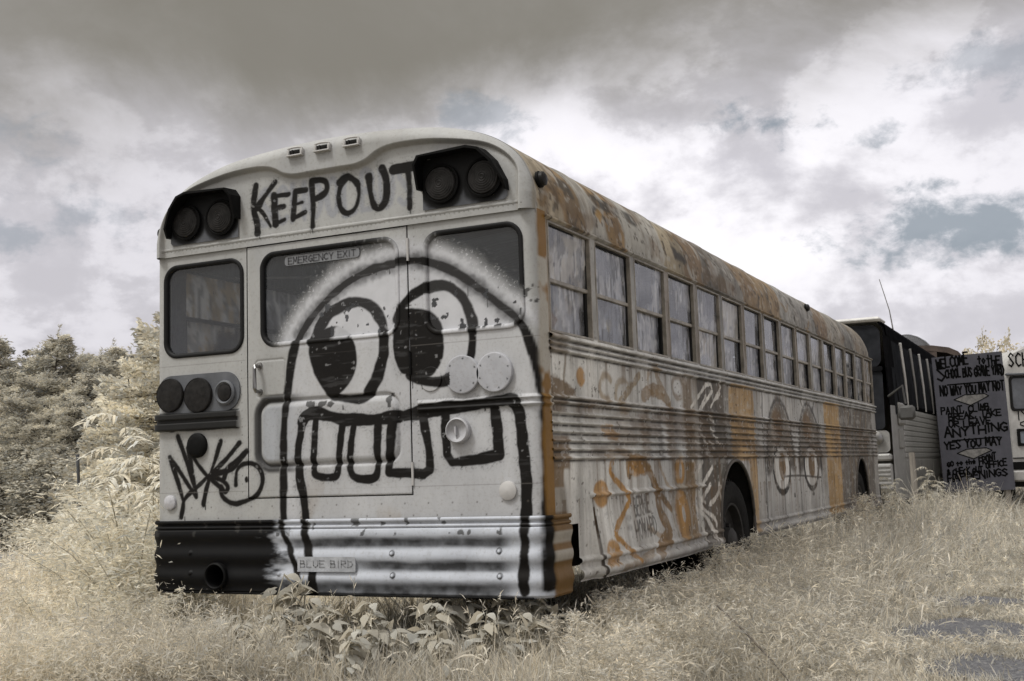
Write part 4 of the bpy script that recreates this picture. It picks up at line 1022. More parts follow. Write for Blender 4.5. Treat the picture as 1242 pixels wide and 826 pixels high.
# ---- floor, inner lining, seats, chassis, wheels
mb = MB(); mb.box(-.54, .54, .03, 10.45, .84, .90)
for a, b in ((.03, 3.02), (4.13, 8.70), (9.70, 10.45)): mb.box(-1.19, -.541, a, b, .84, .90); mb.box(.541, 1.19, a, b, .84, .90)
mb.build("floor", MT["interior"], bus)
mb = MB(); mb.box(-.95, .95, .12, 10.3, .50, .80); mb.box(-1.1, 1.1, .10, .9, .60, .84); mb.box(-1.15, -.75, 4.4, 8.2, .52, .8); mb.box(.75, 1.15, 4.4, 8.2, .52, .8)
mb.box(-.95, .95, 3.50, 3.65, .38, .52); mb.box(-.95, .95, 9.13, 9.27, .38, .52); mb.build("chassis", MT["under"], bus)
mb = MB(); mb.box(.98, 1.12, .22, .425, .46, .78); mb.box(-1.12, -.98, .22, .425, .46, .78); mb.build("frame_end", MT["under"], bus)
for k in range(5):
    for sx in (-1, 1):
        y_ = 1.15+k*.78
        mb = MB(); xa, xb = (sx*.30, sx*1.12); xa, xb = min(xa, xb), max(xa, xb)
        mb.box(xa, xb, y_-.40, y_, 1.22, 1.36, .03); st_ = mb.build("seat", MT["tan"], bus, True)
        mb = MB(); mb.box(xa, xb, y_, y_+.09, 1.32, 1.92, .04); mb.build("backrest", MT["tan"], st_, True)
        mb = MB()
        for xx in (xa+.06, xb-.06): mb.box(xx-.015, xx+.015, y_-.3, y_-.27, .90, 1.23); mb.box(xx-.015, xx+.015, y_-.04, y_-.01, .90, 1.23)
        mb.build("seat_leg", MT["rim"], st_)
mb = MB(); mb.box(-1.05, -.35, 4.9, 4.96, 1.3, 2.28, .02); mb.build("bulkhead", MT["tan"], bus)
mb = MB(); mb.tube([(-1.0, .45, 2.28), (-.2, .70, 2.24), (.9, 1.0, 2.22)], .016, 8); mb.build("grab_rail", MT["chrome"], bus, True)
def wheel(x, y, sx, dual):
    w = empty("wheel", (x, y, .455), 0, bus)
    for k in range(2 if dual else 1):
        mb = MB(); xo = -sx*.30*k
        pr = [(.30, -.10), (.40, -.125), (.445, -.125), (.462, -.110), (.470, -.08), (.472, 0), (.470, .08), (.462, .110), (.445, .125), (.425, .128), (.40, .124), (.37, .127), (.335, .120), (.30, .10)]
        mb.lathe([(r, h) for r, h in pr], (xo, 0, 0), (sx, 0, 0), 48)
        for j in range(48):
            a = 2*math.pi*j/48
            for hh in (-.07, .0, .07):
                cx_, cy_ = math.cos(a+hh), math.sin(a+hh)
                mb.tube([(xo+sx*(hh-.025), cy_*.472, cx_*.472), (xo+sx*(hh+.025), cy_*.472, cx_*.472)], .010, 4)
        mb.build("tyre", MT["tyre"], w, True, 50)
    mb = MB(); mb.lathe([(.305, .09), (.300, .115), (.285, .11), (.27, .05), (.20, .02), (.15, .03), (.12, .03), (.115, .10), (.09, .12), (0, .122)] if dual else [(.305, .09), (.300, .115), (.285, .11), (.27, .09), (.20, .12), (.15, .14), (.12, .14), (.10, .17), (0, .175)], (0, 0, 0), (sx, 0, 0), 36)
    for j in range(8):
        a = 2*math.pi*j/8; mb.lathe([(.018, .02), (.018, .055), (0, .056)], (0, .175*math.cos(a), .175*math.sin(a)), (sx, 0, 0), 8)
    mb.build("rim", MT["rim"], w, True)
for sx in (1, -1):
    wheel(sx*1.065, 3.56, sx, True); wheel(sx*1.06, 9.20, sx, False)
for sx in (-1, 1):
    for c, w in ARCHES:
        mb = MB(); a, b = min(sx*.55, sx*1.20), max(sx*.55, sx*1.20)
        pts = [(c-w-.03, .5), (c-w-.03, .75), (c-w*.6, 1.06), (c, 1.12), (c+w*.6, 1.06), (c+w+.03, .75), (c+w+.03, .5)]
        for p, q_ in zip(pts[:-1], pts[1:]): mb.add([(a, *p), (b, *p), (b, *q_), (a, *q_)], [(0, 1, 2, 3)])
        mb.add([(sx*.55, *p) for p in pts], [tuple(range(len(pts)))])
        mb.build("wheel_well", MT["under"], bus)
mb = MB()
mb.tube([(1.17, 2.78, .52), (1.165, 2.80, .20)], .018, 8); mb.build("flap_bracket", MT["rim"], bus)
# ================================================================== motor coach parked nose towards the school bus
coach = empty("motor_coach", (-.50, 15.40, 0), 0); tag(coach, "black windowed motor coach with silver lower sides parked ahead of the painted bus", "coach")
cblack = matte("coach_black", (.009, .009, .010)); csilver = simple("coach_silver", (.30, .295, .285), .45, .4, .18, 7, .1); cgrey = simple("coach_grey", (.22, .215, .205), .55, 0, .2, 6)
cwhite = simple("coach_roof_white", (.55, .54, .52), .5, 0, .15, 6); cglass = matte("coach_dark_glass", (.022, .023, .026))
CW, CL = 1.27, 11.9
def coach_section(s=1.0):                                 # half outline x, z
    return [(CW, .35), (CW, 1.95), (CW-.01, 2.02), (CW-.045, 3.14), (CW-.07, 3.32), (CW-.15, 3.42), (CW-.4, 3.48), (0, 3.50)]
half = coach_section(); outl = half+[(-x, z) for x, z in half[-2::-1]]
def loft(mb, rows):
    n = len(rows[0]); b = [p for r in rows for p in r]
    mb.add(b, [(i*n+k, i*n+k+1, (i+1)*n+k+1, (i+1)*n+k) for i in range(len(rows)-1) for k in range(n-1)])
rows = []
for y, sx, dz in ((.0, .975, -.04), (.05, .985, -.02), (.16, .997, -.005), (.30, 1, 0), (CL, 1, 0)):
    rows.append([(x*sx, y+max(0, (z-1.9))*.10*(1 if y < .5 else 0), z+dz*(z > 3)) for x, z in outl])
mb = MB(); loft(mb, rows); n = len(outl); mb.add(rows[-1], [tuple(range(n))]); cb = mb.build("body", csilver, coach, True, 30); cb.data.materials.append(cblack)
for p_ in cb.data.polygons:
    if 1.9 < p_.center.z < 3.42: p_.material_index = 1
mb = MB()                                                 # black band of side glass with its upper edge
for sx in (1, -1):
    y0, y1 = .30, CL-.1
    mb.add([(sx*(CW+.004), y0, 1.99), (sx*(CW+.004), y1, 1.99), (sx*(CW-.044), y1, 3.16), (sx*(CW-.044), y0, 3.16)], [(0, 1, 2, 3)])
    mb.add([(sx*(CW+.004), y0, 1.99), (sx*(CW-.044), y0, 3.16), (sx*(CW-.09), .05, 3.16), (sx*(CW-.045), .0, 1.75)], [(0, 1, 2, 3)])
    bx = [(sx*(CW-.046), 3.16), (sx*(CW-.07), 3.32), (sx*(CW-.15), 3.42)]
    for a, b in zip(bx[:-1], bx[1:]): mb.add([(a[0]+sx*.004, .2, a[1]+.004), (a[0]+sx*.004, CL-.1, a[1]+.004), (b[0]+sx*.003, CL-.1, b[1]+.004), (b[0]+sx*.003, .2, b[1]+.004)], [(0, 1, 2, 3)])
mb.build("window_band", cblack, coach, False)
for k in range(8):                                        # slanted dark panes; pale strips beside them stand in for sky reflections
    a = .70+k*1.36
    mb = MB(); mb.add([(CW+.010, a+.16, 2.03), (CW+.010, a+1.20, 2.03), (CW-.038, a+.98, 3.10), (CW-.038, a-.06, 3.10)], [(0, 1, 2, 3)]); mb.v = mb.v+[(x-.004, y, z) for x, y, z in mb.v]; mb.f += [(7, 6, 5, 4), (0, 3, 7, 4), (1, 0, 4, 5), (2, 1, 5, 6), (3, 2, 6, 7)]
    wn_ = mb.build("side_window", cglass, coach)
    mb = MB(); mb.tube([(CW+.012, a+1.26, 1.98), (CW-.006, a+1.20, 2.5), (CW-.036, a+1.00, 3.14)], [.022, .034, .044], 6); mb.build("sky_streak", cwhite if k % 2 == 0 else csilver, wn_, True)
mb = MB(); mb.add([(CW+.012, .36, 1.80), (CW+.012, .72, 1.86), (CW-.01, .66, 2.62), (CW-.012, .36, 2.62)], [(0, 1, 2, 3)]); mb.v += [(x-.006, y, z) for x, y, z in mb.v]; mb.f += [(7, 6, 5, 4), (0, 3, 7, 4), (1, 0, 4, 5), (2, 1, 5, 6), (3, 2, 6, 7)]; mb.build("driver_window", cglass, coach)
fy = lambda z: -.03+max(0, z-1.9)*.10
def front_panel(name, x0, x1, z0, z1, r, mat, off=.02, par=None):
    mb = MB(); po = rrect(x0, x1, z0, z1, r, 6); mb.prism(po, lambda a, b: (a, fy(b)+.02-.0*a, b), lambda a, b: (a, fy(b)-off+.06*(abs(a)/1.2)**3, b)); return mb.build(name, mat, par or coach, True, 30)
front_panel("destination_glass", -1.13, 1.13, 2.60, 3.34, .16, cglass, .03)
for x0, x1 in ((-1.14, -.02), (.02, 1.14)): front_panel("windshield", x0, x1, 1.55, 2.56, .08, cglass, .025)
front_panel("visor", -1.15, 1.15, 2.54, 2.62, .03, cblack, .07)
mb = MB(); mb.box(-1.16, 1.16, .04, .7, 3.40, 3.475, .03); mb.build("roof_cap", cwhite, coach)
front_panel("front_mask", -1.20, 1.20, 1.16, 1.53, .08, csilver, .05)
mb = MB(); mb.box(-1.22, 1.22, -.16, .10, 1.02, 1.14, .03); mb.box(-1.22, 1.22, -.14, .10, .52, .98, .03)
for k in range(6): mb.box(-1.2, 1.2, -.155, -.135, .56+k*.07, .59+k*.07, .004)
mb.build("bumper", csilver, coach, True, 30)
for sx in (-1, 1):
    mb = MB(); mb.lathe([(.12, 0), (.12, .05), (.10, .06), (.06, .075), (0, .08)], (sx*.98, -.07, 1.40), (0, -1, 0), 20); mb.build("headlight", MT["chrome"], coach, True)
mb = MB(); mb.tube([(CW-.05, -.02, 2.1), (CW+.22, -.25, 2.25), (CW+.25, -.25, 1.95)], .02, 6); mb.box(CW+.13, CW+.40, -.33, -.24, 1.68, 1.92, .05); mb.build("mirror", simple("mirror_shell", (.055, .054, .052), .6, 0, .2), coach, True)
mb = MB(); mb.box(CW-.02, CW+.07, .50, 1.12, 1.62, 2.02, .05); mb.box(CW-.02, CW+.035, .55, 1.0, 1.22, 1.56, .02); mb.build("access_panel", cgrey, coach, True, 30)
mb = MB()
for k in range(9): mb.box(CW-.01, CW+.020, 1.2, CL-.3, 1.06+k*.098, 1.06+k*.098+.085, .012)
mb.build("fluted_panel", csilver, coach)
for k in range(5):
    mb = MB(); mb.box(CW-.01, CW+.012, 1.3+k*2.05, 1.3+k*2.05+1.95, .42, 1.02, .01); mb.build("luggage_door", cgrey, coach)
mb = MB(); mb.tube([(CW-.13, 1.75, 3.38), (CW-.16, 1.65, 3.75), (CW-.26, 1.35, 4.30)], [.016, .010, .007], 6); mb.build("antenna", MT["chrome"], coach)
for sx in (1, -1):
    for y_ in (2.4, 8.6):
        wv = empty("wheel", (sx*1.12, y_, .48), 0, coach)
        mb = MB(); mb.lathe([(.30, -.1), (.45, -.13), (.5, -.1), (.5, .1), (.45, .13), (.3, .1)], (0, 0, 0), (sx, 0, 0), 32); mb.build("tyre", MT["tyre"], wv, True, 50)
        mb = MB(); mb.lathe([(.31, .09), (.29, .11), (.2, .05), (.1, .12), (0, .13)], (0, 0, 0), (sx, 0, 0), 24); mb.build("rim", MT["rim"], wv, True)

# ================================================================== tall wreck behind the coach with a clear dome on its roof
pw = at(1126, 470, 32.5); wreck = empty("rusty_bus", (pw[0]-.12, pw[1], 0), -YAW*0+.40); tag(wreck, "rusty high roofed bus with a clear dome on top behind the coach", "bus")
wr = simple("rusty_brown_steel", (.075, .055, .045), .7, .1, .5, 4, .3)
sec = [(1.25, .45), (1.25, 2.9), (1.24, 3.45), (1.16, 3.75), (1.0, 3.95), (.75, 4.07), (.3, 4.14), (0, 4.15)]; so_ = sec+[(-x, z) for x, z in sec[-2::-1]]
mb = MB(); n = len(so_); mb.add([(x, .0, z) for x, z in so_]+[(x*1.0, 7.0, z) for x, z in so_], [(k, k+1, n+k+1, n+k) for k in range(n-1)])
fr_o = [(1.25, 2.9), (1.24, 3.45), (1.16, 3.75), (1.0, 3.95), (.75, 4.07), (.3, 4.14), (-.3, 4.14), (-.75, 4.07), (-1.0, 3.95), (-1.16, 3.75), (-1.24, 3.45), (-1.25, 2.9)]
mb.add([(x, 0, z) for x, z in [(1.25, .45), (1.25, 3.0), (-1.25, 3.0), (-1.25, .45)]], [(0, 1, 2, 3)]); mb.add([(x, 7, z) for x, z in [(1.25, .45), (1.25, 3.0), (-1.25, 3.0), (-1.25, .45)]], [(0, 1, 2, 3)])
mb.build("body", wr, wreck, True, 30)
for y_ in (0.0, 7.0):
    mb = MB(); fi = [(x*.93, 3.0+(z-3.0)*.86 if z > 3 else 3.05) for x, z in fr_o]
    mb.ring(fr_o, fi, lambda a, b: (a, y_-.02, b), lambda a, b: (a, y_+.03, b))
    for xx in (-.38, .38): mb.box(xx-.035, xx+.035, y_-.015, y_+.025, 3.0, 4.0)
    mb.box(-1.2, .36, y_-.01, y_+.02, 3.0, 4.04); mb.build("window_frame", wr, wreck)
mb = MB(); mb.lathe([(.78, 0), (.72, .06), (.56, .24), (.36, .38), (.16, .46), (0, .48)], (-.12, 1.0, 4.10), (0, 0, 1), 28); mb.build("roof_dome", glass_mat("dome_plastic", (.92, .92, .93)), wreck, True)
for sx in (1, -1):
    for y_ in (1.2, 5.6):
        mb = MB(); mb.lathe([(0, -.1), (.45, -.13), (.5, -.1), (.5, .1), (.45, .13), (0, .1)], (sx*1.1, y_, .5), (sx, 0, 0), 24); mb.build("wheel", MT["tyre"], wreck, True, 50)

# ================================================================== plywood notice board on posts
SO = at(1145.5, 597, 21.0); SR = np.array((.9038, .4236, .022)); SR /= np.linalg.norm(SR); SUv = np.array((.004, .002, 1.0)); SUv -= SR*(SUv@SR); SUv /= np.linalg.norm(SUv); SN = np.cross(SR, SUv)    # SN points away from the camera side? fixed below
if SN@(CAM-SO) < 0: SN = -SN
def on_sign(u, v):
    d = ray(u, v); t = ((SO-CAM)@SN)/(d@SN); q = CAM+t*d-SO
    return (q@SR, q@SUv)
def sp(a, b, h=0.0): return tuple(SO+SR*a+SUv*b+SN*h)
SW, SH = 1.265, 2.44
sign = empty("notice_board", tuple(SO), 0); tag(sign, "tall grey painted plywood notice board with black hand lettering among the weeds", "sign")
loc = lambda p: (p[0]-SO[0], p[1]-SO[1], p[2]-SO[2])
mb = MB(); brd = [(0, -.02), (SW*.5, -.02), (SW, -.02), (SW+.004, SH*.5), (SW, SH+.02), (SW*.62, SH-.0), (0, SH-.03)]
mb.prism(brd, lambda a, b: loc(sp(a, b, 0)), lambda a, b: loc(sp(a, b, -.018))); mb.build("board", MT["ply"], sign)
for a in (.12, SW-.12):
    mb = MB(); mb.prism([(a-.045, -.62), (a+.045, -.62), (a+.045, SH-.2), (a-.045, SH-.2)], lambda p, q: loc(sp(p, q, -.020)), lambda p, q: loc(sp(p, q, -.11))); mb.build("post", MT["wood"], sign)
LINES = [("WELCOME", (1136, 447), (1174, 442), 12.5, 2.0), ("to", (1186, 441), (1195, 440), 11, 1.8), ("thE", (1197, 443), (1213, 441), 12, 1.9), ("S", (1137, 463), (1147, 462), 15, 2.1), ("CHOOL BUS GRAVE YARD", (1147, 459), (1218, 454), 11, 1.8),
 ("NO WAY YOU MAY NOT", (1141, 481), (1218, 472), 10.5, 1.9), ("PAINT, CLIMB,", (1142, 503), (1203, 496), 7.5, 1.6), ("BREAK, TAKE", (1151, 510), (1214, 503), 7.6, 1.7), ("OR LEAVE", (1151, 519), (1202, 514), 8, 1.7), ("ANYTHING", (1146, 531), (1222, 521), 10.5, 2.1),
 ("YES YOU MAY", (1146, 545), (1215, 539), 9, 1.9), ("GO to the", (1149, 566), (1183, 562), 5.5, 1.6), ("FRONT", (1188, 564), (1208, 556), 7.5, 1.7), ("OFFICE", (1196, 568), (1221, 564), 7.5, 1.7), ("& CHECK OUT", (1149, 576), (1192, 573), 6.5, 1.7), ("HAPPENINGS", (1150, 585), (1222, 576), 8, 1.8)]
rt = random.Random(4); mb = MB()
for txt, a, b, hpx, wpx in LINES:
    q0 = on_sign(*a); q1 = on_sign(*b)
    ribbons(mb, text_strokes(txt, q0[0], q1[0], q0[1], q1[1], hpx*.0150, .22, .16, rt), wpx*.0168, lambda p, q: loc(sp(p, q, .002)))
for a, b in (((1149, 467), (1207, 462)), ((1155, 534.5), (1212, 530))):
    ribbons(mb, [[on_sign(*a), on_sign(*b)]], .026, lambda p, q: loc(sp(p, q, .002)))
dia = [[(1157, 485), (1170, 479), (1194, 477.5), (1199, 480), (1188, 486), (1177, 491.5), (1157, 485)], [(1161, 550), (1172, 545), (1196, 543), (1203, 546), (1190, 552), (1181, 556.5), (1161, 550)]]
for dd in dia: ribbons(mb, [[on_sign(*p) for p in dd]], .017, lambda p, q: loc(sp(p, q, .0035)))
mb.build("lettering", MT["letter"], sign)
lt = simple("chalky_grey_paint", (.14, .135, .13), .8, 0, .5, 16, .2)
for dd in dia:
    mb = MB(); mb.prism([on_sign(*p) for p in dd[:-1]], lambda p, q: loc(sp(p, q, .002)), lambda p, q: loc(sp(p, q, .0005))); mb.build("painted_arrow", lt, sign)

# ================================================================== white bus at the right edge, end on
WB = np.array((2.43, 18.62, 0.)); wyaw = math.atan2(.43, .90)
wbus = empty("white_bus", tuple(WB), wyaw); tag(wbus, "white school bus behind the notice board with a black lettered header", "bus")
wbw = simple("dirty_white_paint", (.40, .39, .375), .5, 0, .2, 5)
mb = MB(); sec = [(0, .70), (0, 2.62), (.04, 2.80), (.16, 2.95), (.40, 3.05), (.8, 3.10), (1.22, 3.12), (1.64, 3.10), (2.04, 3.05), (2.28, 2.95), (2.40, 2.80), (2.44, 2.62), (2.44, .70)]
n = len(sec); mb.add([(x, 0, z) for x, z in sec]+[(x, 8.5, z) for x, z in sec], [(k, k+1, n+k+1, n+k) for k in range(n-1)]+[tuple(range(n)), tuple(range(n, 2*n))]); mb.build("body", wbw, wbus, True, 30)
for x0, x1 in ((.02, 1.20), (1.24, 2.42)):
    mb = MB(); mb.ring(rrect(x0, x1, 1.86, 2.52, .08, 5), rrect(x0+.045, x1-.045, 1.905, 2.475, .06, 5), lambda a, b: (a, .01, b), lambda a, b: (a, -.025, b)); f_ = mb.build("windshield", MT["rubber"], wbus)
    mb = MB(); mb.prism(rrect(x0+.04, x1-.04, 1.90, 2.48, .06, 5), lambda a, b: (a, .0, b), lambda a, b: (a, -.012, b)); mb.build("pane", simple("dusty_glass", (.085, .09, .10), .12, 0, .35, 4, .05), f_)
mb = MB(); mb.box(-.03, 2.47, -.06, .02, 2.53, 2.57, .01); mb.box(.9, 1.5, -.02, .02, 3.02, 3.10, .01); mb.build("visor", MT["grey"], wbus)
for x0, x1 in ((.10, 1.16), (1.28, 2.34)):
    mb = MB(); mb.ring(rrect(x0, x1, 1.21, 1.53, .02, 3), rrect(x0+.05, x1-.05, 1.26, 1.48, .02, 3), lambda a, b: (a, .01, b), lambda a, b: (a, -.03, b)); f_ = mb.build("grille_frame", MT["black"], wbus)
    mb = MB(); mb.box(x0+.04, x1-.04, -.012, .005, 1.25, 1.49); mb.build("pane", simple("blue_grey_glass", (.16, .18, .21), .15, 0, .3, 5, .05) if x0 < .5 else bpy.data.materials["blue_grey_glass"], f_)
mb = MB(); mb.box(-.01, 2.45, -.015, .01, .98, 1.00, .003); mb.box(-.02, 2.46, -.05, .01, .78, .92, .01); mb.build("rub_rail", MT["black"], wbus)
mb = MB(); mb.box(-.04, 2.48, -.16, .02, .56, .76, .03); mb.build("bumper", wbw, wbus)
for w_ in words("SCHOOL BUS", .05, 1.30, 2.70, 2.71, .245, .42):
    mb = MB(); ribbons(mb, w_, .030, lambda p, q: (p, -.006, q)); mb.build("header_lettering", MT["letter"], wbus)
rt = random.Random(8); mb = MB(); ribbons(mb, text_strokes("N", .16, .36, 1.70, 1.68, .20, .3, .2, rt)+text_strokes("C", .17, .34, 1.575, 1.58, .095, .3, .1, rt), .020, lambda p, q: (p, -.006, q)); mb.build("sprayed_lettering", MT["letter"], wbus)
mb = MB(); ribbons(mb, text_strokes("INC", .36, .60, 2.60, 2.60, .05, .3), .012, lambda p, q: (p, -.006, q)); mb.build("small_lettering", MT["grey"], wbus)
mb = MB(); mb.box(.15, 2.29, .2, 8.3, .45, .70); mb.build("chassis", MT["under"], wbus)
for xx in (.20, 2.24):
    for y_ in (1.2, 6.4):
        mb = MB(); mb.lathe([(0, -.12), (.40, -.13), (.46, -.1), (.46, .1), (.40, .13), (0, .12)], (xx, y_, .46), (1, 0, 0), 28); mb.build("wheel", MT["tyre"], wbus, True, 50)

# ================================================================== stakes
q = at(1108, 560, 18.5); mb = MB(); mb.tube([(q[0], q[1], -.2), (q[0]-.01, q[1], .62), (q[0]-.02, q[1]+.02, 1.14)], [.05, .048, .045], 8); tag(mb.build("wooden_stake", MT["wood"], None, True), "weathered wooden stake standing in the weeds before the coach", "stake")
q = at(95, 600, 12.0); qt = at(94, 551, 12.0); mb = MB(); mb.tube([(q[0], q[1], -.2), (q[0]+.01, q[1], 1.0), (qt[0], qt[1], qt[2])], [.022, .021, .020], 8); tag(mb.build("metal_post", MT["grey"], None, True), "thin grey post rising from brush left of the painted bus", "post")
# ================================================================== ground, road, bare patches
def gp(u, d):
    q = at(u, 560, d); return np.array((q[0], q[1]))
def sheet(name, poly, z, mat, kind="structure"):
    mb = MB(); mb.add([(x, y, z) for x, y in poly], [tuple(range(len(poly)))]); o = mb.build(name, mat); return tag(o, kind=kind)
gm, nt_, o_ = new_mat("dry_ground")
p = N(nt_, "ShaderNodeBsdfPrincipled", Roughness=.95); p.inputs["Specular IOR Level"].default_value = .1
g1 = ramp(nt_, noise_fac(nt_, .7, 8, .62), [(.30, (.16, .145, .12)), (.50, (.27, .25, .205)), (.70, (.40, .37, .31))]); g2 = ramp(nt_, noise_fac(nt_, 14, 6, .7), [(.35, (.55, .53, .50)), (.60, (1, 1, 1))])
nt_.links.new(mixc(nt_, 1., g1, g2, "MULTIPLY"), p.inputs["Base Color"]); nt_.links.new(bump(nt_, noise_fac(nt_, 30, 6, .7), .8, .03), p.inputs["Normal"]); nt_.links.new(p.outputs[0], o_.inputs[0])
sheet("ground", [(-900, -300), (900, -300), (900, 1400), (-900, 1400)], 0.0, gm)
dirt = simple("bare_gravel", (.135, .135, .146), .95, 0, .4, 22, .8); tar = simple("worn_asphalt", (.14, .14, .145), .9, 0, .2, 6, .4)
rd = [tuple(gp(u, d)) for u, d in ((-900, 17.0), (-300, 16.0), (40, 15.0), (330, 14.6), (330, 18.0), (40, 18.6), (-300, 19.6), (-900, 21.0))]; sheet("road", rd, .006, tar)
def gpx(u, v):
    d = ray(u, v); t = -CAM[2]/d[2]; q = CAM+t*d; return (q[0], q[1])
PATCH = []
rp = np.random.default_rng(3)
for (u, v, a, b) in ((1190, 768, 95, 12), (1228, 814, 62, 13), (1100, 703, 55, 5), (1165, 730, 55, 4), (1020, 772, 45, 4)):
    PATCH.append([gpx(u+a*math.cos(t)*(.8+.4*rp.random()), v+b*math.sin(t)*(.75+.5*rp.random())) for t in np.linspace(0, 2*math.pi, 19)[:-1]])
def bare(x, y):
    """1 in the middle of the worn gravel, 0 in the grass, soft between"""
    r = np.zeros(np.shape(x))
    for P_ in PATCH:
        D_ = dist_poly(x, y, list(P_)+[P_[0]], .5); D_ = np.where(inside(x, y, P_), -D_, D_)
        r = np.maximum(r, 1-sst(-.10, .32, D_+(fbm(np.asarray(x)*4, np.asarray(y)*4, 451)-.5)*.35))
    return r
gx, gy = np.meshgrid(np.arange(.9, 5.6, .03), np.arange(-.9, 8.0, .04)); bm_ = bare(gx, gy)
m, nt_, o_ = new_mat("bare_gravel"); p = N(nt_, "ShaderNodeBsdfPrincipled", Roughness=.95); p.inputs["Specular IOR Level"].default_value = .1
c1 = ramp(nt_, noise_fac(nt_, 45, 6, .75), [(.30, (.075, .075, .08)), (.5, (.15, .15, .16)), (.68, (.30, .295, .29))]); nt_.links.new(c1, p.inputs["Base Color"]); nt_.links.new(bump(nt_, noise_fac(nt_, 60, 5, .7), 1.0, .02), p.inputs["Normal"])
tr = N(nt_, "ShaderNodeBsdfTransparent"); at_ = N(nt_, "ShaderNodeAttribute", attribute_name="bare"); ad = N(nt_, "ShaderNodeMath", operation="ADD"); nt_.links.new(at_.outputs["Fac"], ad.inputs[0]); nt_.links.new(noise_fac(nt_, 18, 5, .7), ad.inputs[1])
mr = N(nt_, "ShaderNodeMapRange"); nt_.links.new(ad.outputs[0], mr.inputs[0]); mr.inputs[1].default_value = .85; mr.inputs[2].default_value = 1.05
ms = N(nt_, "ShaderNodeMixShader"); nt_.links.new(mr.outputs[0], ms.inputs[0]); nt_.links.new(tr.outputs[0], ms.inputs[1]); nt_.links.new(p.outputs[0], ms.inputs[2]); nt_.links.new(ms.outputs[0], o_.inputs[0])
tag(grid("gravel_track", np.stack([gx, gy, .005+.02*(fbm(gx*9, gy*9, 453)-.3)*bm_], -1), m, None, (bm_ > .01)[:-1, :-1], {"bare": bm_}), kind="structure")

# ================================================================== foliage builders
def blades(B, D, Ln, Wd, bend, S, tone, prof="grass", side=None, r=rng):
    """many tapering leaves in one go -> vertices, loop sizes, loop indices, tones"""
    n = len(B); up = np.array((0, 0, 1.0))
    if side is None:
        rv = r.normal(size=(n, 3)); rv[:, 2] *= .3; side = np.cross(D, rv)
    side = side/np.maximum(np.linalg.norm(side, axis=1), 1e-6)[:, None]
    V = []; 
    for k in range(S+1):
        t = k/S
        c = B+D*(Ln*t)[:, None]-up[None]*(bend*Ln*t*t)[:, None]
        if k == S: V.append(c[:, None, :]); continue
        wv = {"grass": (1-t**1.6), "leaf": max(.16, math.sin(math.pi*(t*.86+.10))), "ovate": max(.12, math.sin(math.pi*min(1, (t*.95+.05))**.62))}[prof]
        h = side*(Wd*.5*wv)[:, None]
        V.append(np.stack([c-h, c+h], 1))
    V = np.concatenate(V, 1); m = V.shape[1]              # m = 2S+1
    base = (np.arange(n)*m)[:, None]
    loc_ = []; sz = []
    for k in range(S-1): loc_ += [2*k, 2*k+1, 2*k+3, 2*k+2]; sz.append(4)
    loc_ += [2*(S-1), 2*(S-1)+1, 2*S]; sz.append(3)
    F = (base+np.array(loc_)[None]).ravel(); SZ = np.tile(sz, n)
    return V.reshape(-1, 3), SZ, F, np.repeat(tone, m, 0)
def merge(parts):
    V = []; SZ = []; F = []; T = []; b = 0
    for v, s, f, t in parts: V.append(v); SZ.append(s); F.append(f+b); T.append(t); b += len(v)
    return np.concatenate(V), np.concatenate(SZ), np.concatenate(F), np.concatenate(T)
def leaf_obj(name, parts, mat, parent=None):
    v, s, f, t = merge(parts); return raw_mesh(name, v, s, f, mat, parent, False, {"tone": t})
def tones(n, lo, hi, r, base=None):
    k = r.uniform(lo, hi, n)[:, None]; w_ = r.uniform(-.05, .05, n)[:, None]
    return np.clip(k*np.array((1, 1, 1))+w_*np.array((1, .2, -1.2)), 0, 2)
def unit(v): return v/np.maximum(np.linalg.norm(v, axis=-1, keepdims=True), 1e-9)

LM = dict(dark=leaf_mat("conifer_leaf", (.76, .725, .625), trans=.35), pale=leaf_mat("pale_leaf", (.88, .84, .725), trans=.42), frond=leaf_mat("frond_leaf", (.86, .83, .74), trans=.40), far=leaf_mat("far_leaf", (.80, .74, .60), trans=.4),
          grass=leaf_mat("grass_blade", (.83, .78, .675), trans=.42), broad=leaf_mat("broad_leaf", (.56, .53, .455), trans=.38))

